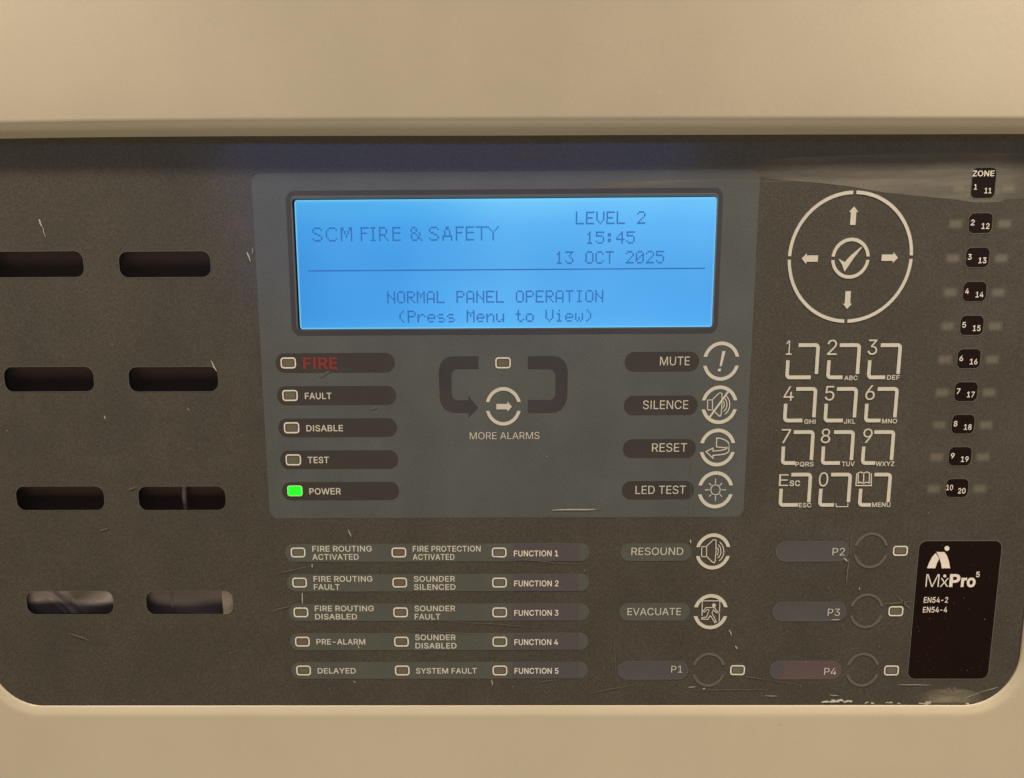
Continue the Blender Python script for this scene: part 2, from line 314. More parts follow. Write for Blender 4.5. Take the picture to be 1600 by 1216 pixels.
GLYPH = json.loads('''{"!":[196,[[[67,160],[63,509],[132,509],[128,160]],[[98,-4],[81,-1],[66,9],[56,24],[52,41],[56,58],[66,73],[81,83],[98,86],[116,83],[130,73],[140,58],[143,41],[140,24],[130,9],[116,-1]]]],"-":[453,[[[337,244],[337,188],[114,188],[114,244]]]],"0":[453,[[[227,-7],[174,1],[130,24],[95,62],[69,113],[57,155],[50,202],[48,254],[50,306],[57,353],[69,395],[95,447],[130,484],[174,508],[227,516],[279,508],[323,484],[358,447],[384,395],[396,353],[403,306],[405,254],[403,202],[396,155],[384,113],[359,62],[323,24],[279,1]],[[227,50],[261,56],[290,74],[313,103],[330,144],[340,194],[344,254],[340,314],[330,365],[313,405],[290,435],[261,453],[227,460],[192,453],[163,435],[140,405],[123,365],[113,314],[109,254],[113,194],[123,144],[140,103],[163,74],[192,56]]]],"1":[453,[[[76,0],[76,55],[391,55],[391,0]],[[276,509],[276,0],[212,0],[212,448],[209,448],[86,358],[86,427],[198,509]]]],"2":[453,[[[64,0],[64,47],[234,229],[282,282],[299,305],[311,327],[318,348],[320,371],[317,397],[308,419],[293,436],[273,449],[250,457],[224,460],[196,457],[172,447],[153,433],[139,413],[130,390],[127,362],[66,362],[71,405],[86,442],[111,473],[143,496],[182,511],[225,516],[268,511],[306,497],[337,474],[361,445],[376,411],[381,372],[378,345],[371,318],[357,290],[336,259],[306,223],[267,180],[153,60],[153,57],[389,57],[389,0]]]],"3":[453,[[[218,-7],[173,-3],[133,10],[98,30],[70,57],[52,91],[44,132],[109,132],[115,107],[126,87],[144,71],[165,59],[191,52],[219,50],[248,53],[275,61],[297,74],[315,93],[325,116],[329,145],[326,172],[316,196],[299,217],[275,234],[242,244],[201,248],[157,248],[157,299],[288,448],[288,452],[70,452],[70,509],[372,509],[372,461],[211,278],[211,289],[264,288],[308,276],[344,253],[371,222],[387,186],[393,145],[387,103],[370,66],[344,36],[309,12],[266,-2]]]],"4":[453,[[[40,105],[40,158],[247,509],[311,509],[109,166],[109,163],[413,163],[413,105]],[[282,0],[282,121],[282,146],[282,318],[343,318],[343,0]]]],"5":[453,[[[221,-7],[178,-2],[140,11],[108,32],[83,60],[66,93],[60,130],[122,130],[127,108],[138,89],[154,73],[173,60],[196,52],[221,50],[250,53],[276,64],[298,82],[314,104],[324,131],[328,162],[324,193],[314,221],[297,244],[275,262],[248,273],[218,277],[192,275],[167,268],[145,258],[128,246],[67,253],[96,509],[366,509],[366,452],[151,452],[134,301],[136,301],[155,315],[178,325],[203,331],[229,334],[263,330],[294,321],[321,306],[345,285],[364,260],[379,231],[388,199],[391,163],[385,117],[369,76],[343,41],[309,15],[268,-1]]]],"6":[453,[[[226,-7],[182,-1],[142,15],[109,40],[84,74],[69,115],[64,162],[68,199],[80,239],[102,285],[137,340],[252,509],[322,509],[151,261],[145,261],[165,288],[196,307],[214,312],[235,314],[278,309],[316,295],[346,271],[370,240],[384,201],[389,157],[384,112],[368,73],[343,39],[310,14],[271,-2]],[[226,48],[254,52],[279,63],[299,79],[314,101],[324,128],[327,157],[324,187],[314,213],[299,235],[279,251],[254,262],[226,265],[198,262],[174,252],[153,235],[138,214],[128,188],[125,158],[128,128],[138,102],[153,79],[174,63],[198,52]]]],"7":[453,[[[97,0],[323,448],[323,452],[62,452],[62,509],[391,509],[391,449],[165,0]]]],"8":[453,[[[226,-7],[178,-2],[136,11],[101,33],[74,62],[57,96],[52,135],[55,166],[65,195],[81,220],[101,241],[125,256],[153,265],[153,267],[119,282],[93,308],[76,342],[70,380],[75,417],[90,450],[114,477],[146,498],[184,511],[226,516],[269,511],[306,498],[337,477],[361,450],[377,417],[382,380],[376,342],[359,308],[333,282],[300,267],[300,265],[327,256],[351,241],[372,220],[387,195],[397,166],[401,135],[395,96],[378,62],[352,33],[317,11],[275,-2]],[[226,49],[258,52],[285,60],[307,74],[323,91],[333,113],[337,139],[333,165],[322,189],[305,208],[283,223],[256,232],[226,235],[196,232],[169,223],[147,208],[130,189],[119,165],[115,139],[119,113],[129,91],[145,74],[167,60],[195,52]],[[226,290],[252,292],[274,300],[293,313],[307,330],[316,351],[319,376],[316,399],[308,420],[294,437],[275,449],[252,457],[226,460],[200,457],[177,449],[159,437],[145,420],[136,399],[133,376],[136,351],[145,330],[159,313],[178,300],[201,292]]]],"9":[453,[[[226,516],[271,510],[310,494],[343,468],[368,434],[384,393],[389,347],[385,309],[373,270],[350,224],[315,168],[200,0],[130,0],[301,248],[307,248],[287,221],[257,202],[238,196],[218,195],[175,199],[137,214],[106,237],[83,269],[68,307],[64,352],[69,397],[85,436],[110,469],[143,494],[182,510]],[[226,460],[199,457],[174,446],[154,429],[138,407],[129,381],[125,352],[129,322],[138,295],[154,274],[174,257],[199,247],[226,243],[254,247],[279,257],[299,273],[314,295],[324,321],[327,350],[324,381],[314,407],[299,429],[279,446],[254,457]]]],"A":[480,[[[16,0],[201,509],[276,509],[463,0],[395,0],[287,302],[264,372],[232,478],[245,478],[213,371],[191,302],[85,0]],[[110,142],[110,199],[370,199],[370,142]]]],"B":[456,[[[60,0],[60,509],[241,509],[289,504],[329,491],[359,469],[381,442],[394,410],[398,374],[395,344],[387,320],[373,301],[356,286],[336,275],[315,267],[315,262],[339,257],[363,245],[385,227],[402,203],[414,173],[418,136],[413,100],[400,67],[377,39],[344,18],[301,4],[247,0]],[[125,57],[245,57],[296,63],[330,80],[349,105],[355,137],[352,161],[342,184],[327,203],[306,218],[279,228],[248,231],[125,231]],[[125,285],[238,285],[265,288],[288,296],[308,309],[323,326],[333,348],[336,372],[330,403],[313,429],[283,446],[240,452],[125,452]]]],"C":[510,[[[267,-7],[225,-3],[186,7],[150,25],[119,49],[92,79],[70,115],[53,157],[44,203],[40,254],[44,305],[53,352],[70,393],[92,429],[119,459],[150,484],[186,501],[225,512],[267,516],[305,513],[340,504],[373,490],[402,471],[427,447],[448,418],[463,385],[473,348],[408,348],[401,373],[389,395],[375,413],[357,428],[337,440],[315,449],[292,454],[267,456],[223,450],[184,432],[150,403],[125,364],[109,314],[103,254],[109,194],[125,145],[151,105],[184,76],[223,59],[267,53],[292,55],[315,60],[337,69],[357,81],[375,96],[389,114],[401,136],[408,160],[473,160],[463,124],[448,91],[428,62],[402,38],[373,19],[341,5],[305,-4]]]],"D":[502,[[[219,0],[96,0],[96,57],[215,57],[272,63],[318,81],[354,110],[379,149],[394,198],[399,255],[394,312],[379,361],[354,399],[320,428],[275,446],[221,452],[93,452],[93,509],[225,509],[273,505],[315,495],[353,478],[399,441],[433,391],[449,351],[458,306],[462,255],[458,205],[449,159],[433,119],[411,83],[384,54],[351,31],[312,14],[268,3]],[[125,509],[125,0],[60,0],[60,509]]]],"E":[419,[[[60,0],[60,509],[372,509],[372,452],[125,452],[125,286],[355,286],[355,229],[125,229],[125,57],[375,57],[375,0]]]],"F":[410,[[[60,0],[60,509],[369,509],[369,452],[125,452],[125,278],[346,278],[346,221],[125,221],[125,0]]]],"G":[520,[[[269,-7],[225,-3],[185,7],[149,25],[118,49],[91,79],[69,116],[53,157],[43,203],[40,254],[43,305],[53,352],[69,393],[91,429],[117,459],[149,484],[184,501],[223,512],[265,516],[304,513],[340,504],[374,489],[403,469],[429,445],[449,416],[465,384],[474,349],[408,349],[399,372],[387,393],[373,411],[356,427],[337,439],[315,448],[291,454],[265,456],[222,450],[183,432],[150,404],[125,364],[109,314],[103,254],[109,194],[125,145],[151,105],[184,76],[224,59],[269,53],[309,57],[345,71],[374,93],[396,123],[410,160],[415,202],[434,199],[283,199],[283,256],[478,256],[478,200],[471,141],[451,91],[419,50],[377,19],[326,0]]]],"H":[517,[[[60,0],[60,509],[125,509],[125,289],[392,289],[392,509],[457,509],[457,0],[392,0],[392,232],[125,232],[125,0]]]],"I":[300,[[[31,0],[31,57],[118,57],[118,452],[31,452],[31,509],[269,509],[269,452],[183,452],[183,57],[269,57],[269,0]]]],"J":[396,[[[185,-7],[124,3],[75,33],[52,63],[38,100],[33,145],[33,173],[98,173],[98,145],[104,104],[122,74],[149,56],[185,50],[220,56],[248,74],[266,104],[272,145],[272,509],[336,509],[336,145],[332,100],[318,63],[294,33],[246,3]]]],"K":[467,[[[104,145],[104,216],[139,261],[174,303],[212,344],[364,509],[448,509],[231,276],[228,276]],[[60,0],[60,509],[125,509],[125,334],[124,225],[125,193],[125,0]],[[372,0],[188,259],[228,309],[449,0]]]],"L":[393,[[[60,0],[60,509],[125,509],[125,57],[361,57],[361,0]]]],"M":[628,[[[60,0],[60,509],[152,509],[277,187],[287,159],[299,123],[311,84],[322,49],[307,49],[318,83],[330,121],[342,158],[352,187],[476,509],[568,509],[568,0],[504,0],[504,291],[504,327],[505,369],[506,413],[507,457],[513,457],[498,409],[482,363],[467,322],[456,291],[342,0],[286,0],[170,291],[159,321],[145,361],[129,408],[112,457],[119,457],[120,416],[121,372],[122,328],[122,291],[122,0]]]],"N":[523,[[[60,0],[60,509],[136,509],[343,183],[363,151],[388,107],[414,55],[405,54],[401,108],[399,157],[399,195],[399,509],[463,509],[463,0],[387,0],[202,290],[177,331],[148,381],[108,452],[119,454],[122,384],[124,328],[125,291],[125,0]]]],"O":[533,[[[267,-7],[225,-3],[186,7],[150,25],[119,49],[92,79],[70,115],[53,157],[44,203],[40,254],[44,305],[53,352],[70,393],[92,429],[119,459],[150,484],[186,501],[225,512],[267,516],[309,512],[348,501],[384,484],[415,459],[442,429],[464,393],[480,352],[490,305],[493,254],[490,203],[480,157],[464,115],[442,79],[415,49],[384,25],[348,7],[309,-3]],[[267,53],[310,59],[349,76],[383,105],[408,144],[425,194],[430,254],[425,314],[408,365],[383,404],[349,433],[310,450],[267,456],[223,450],[184,433],[151,404],[125,364],[109,314],[103,254],[109,194],[125,144],[151,105],[184,76],[223,59]]]],"P":[445,[[[60,0],[60,509],[235,509],[289,503],[332,487],[366,462],[390,430],[404,391],[409,348],[404,304],[390,265],[366,233],[332,207],[289,191],[235,186],[109,186],[109,242],[233,242],[269,246],[297,256],[318,272],[333,294],[342,319],[344,348],[342,376],[333,402],[318,423],[297,439],[268,449],[232,452],[125,452],[125,0]]]],"Q":[533,[[[245,159],[313,159],[369,85],[384,65],[468,-48],[401,-48],[346,27],[331,46]],[[267,-7],[225,-3],[186,7],[150,25],[119,49],[92,79],[70,115],[53,157],[44,203],[40,254],[44,305],[53,352],[70,393],[92,429],[119,459],[150,484],[186,501],[225,512],[267,516],[309,512],[348,501],[384,484],[415,459],[442,429],[464,393],[480,352],[490,305],[493,254],[490,203],[480,157],[464,115],[442,79],[415,49],[384,25],[348,7],[309,-3]],[[267,53],[310,59],[349,76],[383,105],[408,144],[425,194],[430,254],[425,314],[408,365],[383,404],[349,433],[310,450],[267,456],[223,450],[184,433],[151,404],[125,364],[109,314],[103,254],[109,194],[125,144],[151,105],[184,76],[223,59]]]],"R":[449,[[[60,0],[60,509],[236,509],[290,504],[333,489],[367,465],[390,433],[405,395],[409,352],[405,309],[390,271],[367,240],[333,217],[289,203],[236,198],[96,198],[96,255],[234,255],[269,258],[298,267],[319,281],[334,300],[342,324],[345,352],[342,380],[334,405],[319,425],[298,440],[269,449],[233,452],[125,452],[125,0]],[[353,0],[230,229],[303,229],[428,0]]]],"S":[447,[[[224,-9],[172,-4],[128,9],[91,31],[64,60],[46,96],[38,137],[104,137],[110,110],[123,88],[142,71],[166,59],[194,52],[224,49],[257,52],[286,60],[311,74],[329,92],[341,114],[346,139],[342,161],[332,179],[316,193],[296,205],[245,222],[184,239],[128,260],[86,289],[60,326],[52,372],[58,413],[75,448],[102,476],[138,498],[180,511],[227,516],[275,511],[316,498],[351,476],[377,449],[394,415],[401,378],[337,378],[326,412],[302,437],[267,453],[225,459],[194,456],[167,448],[145,435],[129,418],[118,398],[115,376],[119,352],[131,334],[148,319],[169,308],[212,293],[264,279],[312,264],[336,252],[359,238],[379,220],[395,198],[405,171],[408,139],[403,99],[386,64],[360,34],[323,11],[278,-4]]]],"T":[449,[[[32,452],[32,509],[417,509],[417,452],[257,452],[257,0],[193,0],[193,452]]]],"U":[517,[[[259,-8],[203,-2],[154,15],[114,43],[85,80],[66,124],[60,173],[60,509],[124,509],[124,178],[128,144],[141,113],[160,87],[187,68],[220,56],[259,52],[298,56],[331,68],[357,87],[377,113],[389,144],[393,178],[393,509],[457,509],[457,173],[451,124],[433,80],[403,43],[363,15],[315,-2]]]],"V":[480,[[[204,0],[16,509],[84,509],[192,206],[215,137],[248,31],[235,31],[267,138],[290,206],[395,509],[463,509],[278,0]]]],"W":[686,[[[155,0],[16,509],[82,509],[163,196],[175,145],[187,94],[197,40],[189,40],[200,94],[211,145],[224,196],[306,509],[380,509],[462,196],[474,145],[486,94],[497,40],[488,40],[499,94],[510,145],[523,196],[603,509],[670,509],[530,0],[455,0],[368,323],[351,391],[336,475],[350,475],[335,395],[318,323],[230,0]]]],"X":[474,[[[18,0],[217,284],[217,236],[29,509],[104,509],[178,400],[204,361],[223,329],[243,292],[232,292],[252,329],[272,361],[298,400],[374,509],[446,509],[259,239],[259,287],[456,0],[382,0],[292,129],[268,165],[250,195],[230,231],[244,231],[225,196],[206,166],[182,129],[91,0]]]],"Y":[472,[[[203,0],[203,208],[16,509],[91,509],[192,344],[222,292],[250,230],[224,230],[251,293],[280,344],[381,509],[455,509],[268,208],[268,0]]]],"Z":[438,[[[42,0],[42,46],[273,385],[306,431],[341,476],[348,454],[285,452],[223,452],[40,452],[40,509],[397,509],[397,462],[169,129],[134,81],[97,33],[90,54],[152,57],[214,57],[399,57],[399,0]]]],"c":[396,[[[207,-8],[159,-2],[117,16],[82,46],[56,85],[40,133],[34,187],[40,243],[56,291],[82,330],[117,360],[159,378],[207,384],[234,383],[260,377],[284,368],[305,356],[324,341],[340,322],[353,301],[362,277],[303,262],[290,289],[270,311],[242,325],[207,330],[173,325],[145,310],[124,287],[108,258],[99,224],[96,187],[99,151],[108,117],[124,89],[145,66],[173,51],[207,46],[243,52],[271,66],[292,89],[304,117],[363,102],[354,78],[341,56],[325,37],[306,21],[285,9],[261,-1],[235,-6]]]],"o":[415,[[[207,-8],[159,-2],[117,16],[82,46],[56,85],[40,133],[34,187],[40,243],[56,291],[82,330],[117,360],[159,378],[207,384],[256,378],[299,360],[333,330],[359,291],[376,243],[381,187],[376,133],[359,85],[333,46],[299,16],[256,-2]],[[207,46],[242,51],[270,66],[292,89],[307,117],[316,151],[319,187],[316,224],[307,258],[292,287],[270,310],[242,325],[207,330],[173,325],[145,310],[124,287],[108,258],[99,224],[96,187],[99,151],[108,117],[124,89],[145,66],[173,51]]]],"r":[259,[[[53,0],[53,379],[112,379],[112,321],[115,321],[130,347],[152,367],[181,380],[213,385],[229,384],[243,384],[243,322],[230,324],[207,326],[182,323],[159,315],[140,301],[126,284],[117,262],[114,237],[114,0]]]],"s":[365,[[[182,-8],[145,-5],[112,3],[84,18],[62,38],[45,63],[36,94],[94,107],[105,79],[124,60],[150,49],[181,45],[217,50],[244,62],[262,81],[268,103],[265,121],[254,136],[237,147],[212,155],[149,170],[104,186],[72,208],[53,237],[47,274],[51,305],[65,332],[87,354],[115,370],[149,381],[187,384],[223,381],[254,372],[279,358],[299,339],[314,316],[324,290],[268,277],[258,298],[243,316],[219,328],[187,333],[156,329],[131,317],[114,299],[109,277],[112,258],[124,243],[144,232],[172,223],[229,209],[275,194],[306,171],[325,142],[331,107],[326,75],[312,47],[290,24],[260,6],[223,-5]]]],"u":[410,[[[182,-5],[146,-1],[115,11],[89,31],[69,59],[57,95],[53,139],[53,379],[114,379],[114,144],[119,105],[137,75],[164,56],[200,50],[226,53],[249,62],[268,77],[283,97],[293,122],[296,153],[296,379],[357,379],[357,0],[298,0],[298,92],[307,92],[286,47],[257,17],[222,0]]]],"x":[379,[[[21,0],[171,218],[171,171],[29,379],[100,379],[147,306],[179,253],[207,206],[175,206],[202,253],[233,306],[282,379],[352,379],[209,169],[209,214],[358,0],[287,0],[231,85],[200,136],[173,182],[205,182],[178,136],[148,85],[91,0]]]]}''')
GLYPH['I'] = [205, [[(70, 0), (70, 509), (135, 509), (135, 0)]]]
def offset_loops(loops, d):
    if not d: return loops
    ars = [sum(l[i][0] * l[(i + 1) % len(l)][1] - l[(i + 1) % len(l)][0] * l[i][1] for i in range(len(l))) for l in loops]
    sgn = 1 if max(ars, key=abs) > 0 else -1
    out = []
    for l in loops:
        n = len(l); q = []
        for i in range(n):
            a, p, b = Vector(l[i - 1]), Vector(l[i]), Vector(l[(i + 1) % n])
            d1, d2 = (p - a).normalized(), (b - p).normalized()
            t = (d1 + d2).normalized() if (d1 + d2).length > 1e-6 else d1
            nn = Vector((t.y, -t.x)) * sgn
            m = min(1.5, 1 / max(0.4, nn.dot(Vector((d1.y, -d1.x)) * sgn)))
            q.append(tuple(p + nn * d * m))
        out.append(q)
    return out
_gc = {}
def winding(x, y, loops):
    n = 0
    for l in loops:
        for i in range(len(l)):
            (x0, y0), (x1, y1) = l[i], l[(i + 1) % len(l)]
            if (y0 <= y) != (y1 <= y):
                t = (y - y0) / (y1 - y0)
                if x0 + t * (x1 - x0) > x: n += 1 if y1 > y0 else -1
    return n
def glyph_tris(ch, bold):
    """triangles of a letter; contours may overlap, so the fill follows the winding number"""
    if (ch, bold) not in _gc:
        loops = offset_loops(GLYPH[ch][1], bold)
        pv = [Vector(p) for l in loops for p in l]; pe = []; k = 0
        for l in loops:
            pe += [(k + i, k + (i + 1) % len(l)) for i in range(len(l))]; k += len(l)
        ov, oe, of = delaunay_2d_cdt(pv, pe, [], 0, 0.01)[:3]
        T = []
        for t in of:
            a, b, c = (ov[i] for i in t[:3]); m = (a + b + c) / 3
            if winding(m.x, m.y, loops):
                T.append(tuple(t) if (b - a).cross(c - a) > 0 else tuple(reversed(t)))
        _gc[(ch, bold)] = ([tuple(v) for v in ov], T)
    return _gc[(ch, bold)]
def text(s, x0, y0, x1, y1, mat, parent, d=0.1, bold=0, shear=0.0, name='lettering', cap=509, label=None):
    """lettering that fills the photo box x0..x1 (letters' ink) and y0 (cap line) .. y1 (baseline)"""
    X0, Z0, X1, Z1 = box_at(x0, y0, x1, y1)
    pen = 0; V, F = [], []
    for ch in s:
        if ch == ' ': pen += 190; continue
        gv, gt = glyph_tris(ch, bold); base = len(V)
        V += [(p[0] + pen + shear * p[1], p[1]) for p in gv]; F += [tuple(base + i for i in t) for t in gt]
        pen += GLYPH[ch][0] + (bold * 1.2)
    a, b = min(p[0] for p in V), max(p[0] for p in V)
    sx_ = (X1 - X0) / (b - a); lo, hi = -bold, cap + bold; sz = (Z1 - Z0) / (hi - lo)
    V = [(X0 + (p[0] - a) * sx_, -d, Z0 + (p[1] - lo) * sz) for p in V]
    return mesh(name, V, F, mat, parent, label=label)

# ------------------------------------------------------------------ the panel
panel = empty('fire_alarm_panel', None, (0, 0.06, -0.13))
panel['label'] = 'cream fire alarm control panel with dark keypad fascia and lit blue screen'
panel['category'] = 'alarm panel'

# --- fascia outline and openings
XR = at(1598, 985)[0]; XL = at(-22, 1000)[0]; ZB = at(800, 1102)[1]; ZT = at(800, 120)[1]
fas_outer = rrect(XL, ZB, XR, ZT, 17.0, 14)
slots_px = [(-12, 393, 130.7, 433.5), (186, 393, 329.2, 433.5), (6.5, 573.5, 146.7, 612), (201, 573.5, 340.7, 612),
            (25.3, 760.3, 162.8, 797.2), (216.3, 760.3, 352.5, 797.2), (41.4, 924, 177, 959.7), (228.4, 924, 364, 959.7)]
slots = [box_at(*s) for s in slots_px]
lx0 = (at(454.8, 312)[0] + at(465.2, 512)[0]) / 2; lx1 = (at(1121.8, 306)[0] + at(1113.5, 509)[0]) / 2
lz1 = at(790, 306)[1]; lz0 = at(790, 514)[1]
LCD = (lx0, lz0, lx1, lz1)
holes = [rrect(*s, 2.6, 8) for s in slots] + [rrect(*LCD, 1.2, 5)]
fascia = flat('fascia', [[fas_outer] + holes], 0, FILM, panel, thick=0.35, label='dark brown-grey printed keypad fascia')
for i, s in enumerate(slots):
    x0, z0, x1, z1 = s
    V, F = loops_geo([[rrect(x0 - .5, z0 - .5, x1 + .5, z1 + .5, 2.6, 6)]], -0.4, 0.1)
    p = mesh('slot_pane', V, F, PANE, panel)
    flat('slot_rim', [[rrect(x0 - .13, z0 - .13, x1 + .13, z1 + .13, 2.7, 8), rrect(x0, z0, x1, z1, 2.6, 8)]], 0.05, RIMM, p, thick=0.05)

# --- cream front case with a chamfered opening
case_y = 1.7
def ring_case():
    V, F = [], []
    n = 14
    def shape(g): return rrect(XL - g, ZB - g, XR + g, ZT + g, 17.0 + g, n)
    prof = [(0.02, 0.9), (0.02, -0.35), (0.12, -0.55), (0.4, -0.72), (1.0, -0.95), (1.7, -1.2), (2.3, -1.42), (2.9, -1.60), (3.5, -1.68), (4.2, -case_y)]
    rings = [shape(g) for g, y in prof]; m = len(rings[0])
    for r_, (g, y) in zip(rings, prof): V += [(p[0], y, p[1]) for p in r_]
    for k in range(len(prof) - 1):
        for i in range(m):
            a, b = k * m + i, k * m + (i + 1) % m
            F.append((a, b, b + m, a + m))
    outer = rrect(-235, ZB - 75, 235, ZT + 100, 6, n)
    base = len(V); V += [(p[0], -case_y, p[1]) for p in outer]; o = (len(prof) - 1) * m
    for i in range(m): F.append((o + i, o + (i + 1) % m, base + (i + 1) % m, base + i))
    b2 = len(V); V += [(p[0], 60, p[1]) for p in outer]
    for i in range(m): F.append((base + i, base + (i + 1) % m, b2 + (i + 1) % m, b2 + i))
    F.append(tuple(b2 + i for i in range(m)))
    F = [tuple(reversed(f)) for f in F]
    return V, F
V, F = ring_case()
case = mesh('case', V, F, CREAM, panel, smooth=True, label='cream textured metal case around the fascia')
md = case.modifiers.new('edge_split', 'EDGE_SPLIT'); md.split_angle = R(50)

# --- projecting cover above: its lip and the mirror image of the lip in the fascia give depth and height
lip = [(-160, 219, 202.5), (0, 217, 200), (100, 215, 198), (200, 214, 196.5), (350, 213, 195), (500, 212.5, 194), (650, 212.2, 193.4), (800, 212, 193),
       (1000, 211, 192.6), (1200, 210.5, 192.6), (1400, 210, 192.6), (1600, 209.5, 193), (1760, 209, 193)]
prof_lip = []
for x, l, b in lip:                      # l: where its underside meets the fascia, b: its lower front edge
    X, Z = at(x, l); lo, hi = 0.5, 30
    for _ in range(40):
        p = (lo + hi) / 2
        if at(x, b, -p)[1] > Z: lo = p
        else: hi = p
    prof_lip.append((X, p, Z))
def interp(x, tab, k):
    if x <= tab[0][0]: return tab[0][k]
    for a, b in zip(tab, tab[1:]):
        if x <= b[0]: return a[k] + (b[k] - a[k]) * (x - a[0]) / (b[0] - a[0])
    return tab[-1][k]
def smooth_interp(x, k):
    return sum(interp(x + d, prof_lip, k) for d in (-14, -7, 0, 7, 14)) / 5
V, F = [], []
xs = [-234 + 468 * i / 90 for i in range(91)]
r = 2.1
for x in xs:
    p = smooth_interp(x, 1); z = smooth_interp(x, 2)
    col = [(x, 0.3, z), (x, -p * 0.3, z), (x, -p + r + 0.1, z)]
    for k in range(1, 9):
        a = R(90 * k / 8); col.append((x, -p + r - r * math.sin(a), z + r - r * math.cos(a)))
    col += [(x, -p - 0.5, z + 12), (x, -p - 1.4, z + 40), (x, -p - 2.2, z + 75), (x, -p - 2.5, z + 105), (x, -0.2, z + 112)]
    V += col
m = len(col)
for i in range(len(xs) - 1):
    for k in range(m - 1):
        F.append((i * m + k, i * m + k + 1, (i + 1) * m + k + 1, (i + 1) * m + k))
F.append(tuple(range(m))); F.append(tuple((len(xs) - 1) * m + k for k in reversed(range(m))))
F = [tuple(reversed(f)) for f in F]
cover = mesh('top_cover', V, F, CREAM, panel, smooth=True, label='cream projecting cover above the fascia')
md = cover.modifiers.new('edge_split', 'EDGE_SPLIT'); md.split_angle = R(60)

# --- lighter inset area printed round the screen
ix0 = (at(394, 330)[0] + at(422, 790)[0]) / 2; ix1 = (at(1186, 330)[0] + at(1161, 790)[0]) / 2
iz1 = at(790, 268)[1]; iz0 = at(790, 809)[1]
inset = flat('inset_print', [[rrect(ix0, iz0, ix1, iz1, 2.8, 8), rrect(*LCD, 1.2, 5)]], 0.04, INSET, panel)

# --- display
display = empty('display', panel, (0, 0, 0.045)); display['label'] = 'lit blue text display in a dark bezel'
x0, z0, x1, z1 = LCD
flat('bezel', [[rrect(x0 - 1.7, z0 - 1.6, x1 + 1.5, z1 + 1.7, 2.6, 8), rrect(x0, z0, x1, z1, 1.2, 5)]], 0.08, BEZEL, display, thick=0.05)
flat('bezel_edge', [[rrect(x0 - .22, z0 - .18, x1 + .2, z1 + .30, 1.4, 6), rrect(x0 + .04, z0 + .04, x1 - .04, z1 - .04, 1.1, 6)]], 0.12, RIMM, display, thick=1.2)
V, F = loops_geo([[rrect(x0 - 2, z0 - 2, x1 + 2, z1 + 2, 1, 3)]], -1.25, 1.0)
mesh('display_backing', V, F, BEZELD, display)
SD = -1.2      # the screen sits 1.2 mm behind the fascia
sx0 = (at(460.2, 312, 1.2)[0] + at(468.6, 512, 1.2)[0]) / 2; sx1 = (at(1120.6, 306, 1.2)[0] + at(1112.6, 509, 1.2)[0]) / 2
sz1 = at(790, 310.4, 1.2)[1]; sz0 = at(790, 512.8, 1.2)[1]
V, F = loops_geo([[rrect(sx0, sz0, sx1, sz1, 0.8, 5)]], SD, 0)
mesh('screen', V, F, SCREEN, display)
FONT = {
'A': '.###. #...# #...# #...# ##### #...# #...#', 'C': '.###. #...# #.... #.... #.... #...# .###.', 'E': '##### #.... #.... ####. #.... #.... #####',
'I': '.###. ..#.. ..#.. ..#.. ..#.. ..#.. .###.', 'L': '#.... #.... #.... #.... #.... #.... #####', 'M': '#...# ##.## #.#.# #.#.# #...# #...# #...#',
'N': '#...# #...# ##..# #.#.# #..## #...# #...#', 'O': '.###. #...# #...# #...# #...# #...# .###.', 'P': '####. #...# #...# ####. #.... #.... #....',
'R': '####. #...# #...# ####. #.#.. #..#. #...#', 'T': '##### ..#.. ..#.. ..#.. ..#.. ..#.. ..#..', 'V': '#...# #...# #...# #...# #...# .#.#. ..#..',
'0': '.###. #...# #..## #.#.# ##..# #...# .###.', '1': '..#.. .##.. ..#.. ..#.. ..#.. ..#.. .###.', '2': '.###. #...# ....# ...#. ..#.. .#... #####',
'3': '##### ...#. ..#.. ...#. ....# #...# .###.', '4': '...#. ..##. .#.#. #..#. ##### ...#. ...#.', '5': '##### #.... ####. ....# ....# #...# .###.',
':': '..... .##.. .##.. ..... .##.. .##.. .....', '(': '...#. ..#.. .#... .#... .#... ..#.. ...#.', ')': '.#... ..#.. ...#. ...#. ...#. ..#.. .#...',
'e': '..... ..... .###. #...# ##### #.... .###.', 'r': '..... ..... #.##. ##..# #.... #.... #....', 's': '..... ..... .###. #.... .###. ....# .###.',
'n': '..... ..... #.##. ##..# #...# #...# #...#', 'u': '..... ..... #...# #...# #...# #..## .##.#', 't': '.#... .#... ###.. .#... .#... .#..# ..##.',
'o': '..... ..... .###. #...# #...# #...# .###.', 'i': '..#.. ..... .##.. ..#.. ..#.. ..#.. .###.', 'w': '..... ..... #...# #...# #.#.# #.#.# .#.#.'}
BIG = {
'S': '.####. #....# #..... .##... ...##. .....# #....# .####.', 'C': '..####. .#....# #...... #...... #...... #...... .#....# ..####.',
'M': '##...## ##...## #.#.#.# #.#.#.# #..#..# #..#..# #.....# #.....#', 'F': '##### #.... #.... ####. #.... #.... #.... #....',
'I': '### .#. .#. .#. .#. .#. .#. ###', 'R': '####.. #...#. #...#. #...#. ####.. #..#.. #...#. #....#', 'E': '##### #.... #.... ##### #.... #.... #.... #####',
'&': '.##.... #..#... #..#... .##..#. #..#.#. #...#.. #...##. .###..#', 'A': '..##.. ..##.. .#..#. .#..#. .#..#. ###### #....# #....#',
'T': '####### ...#... ...#... ...#... ...#... ...#... ...#... ...#...', 'Y': '#.....# .#...#. ..#.#.. ...#... ...#... ...#... ...#... ...#...'}
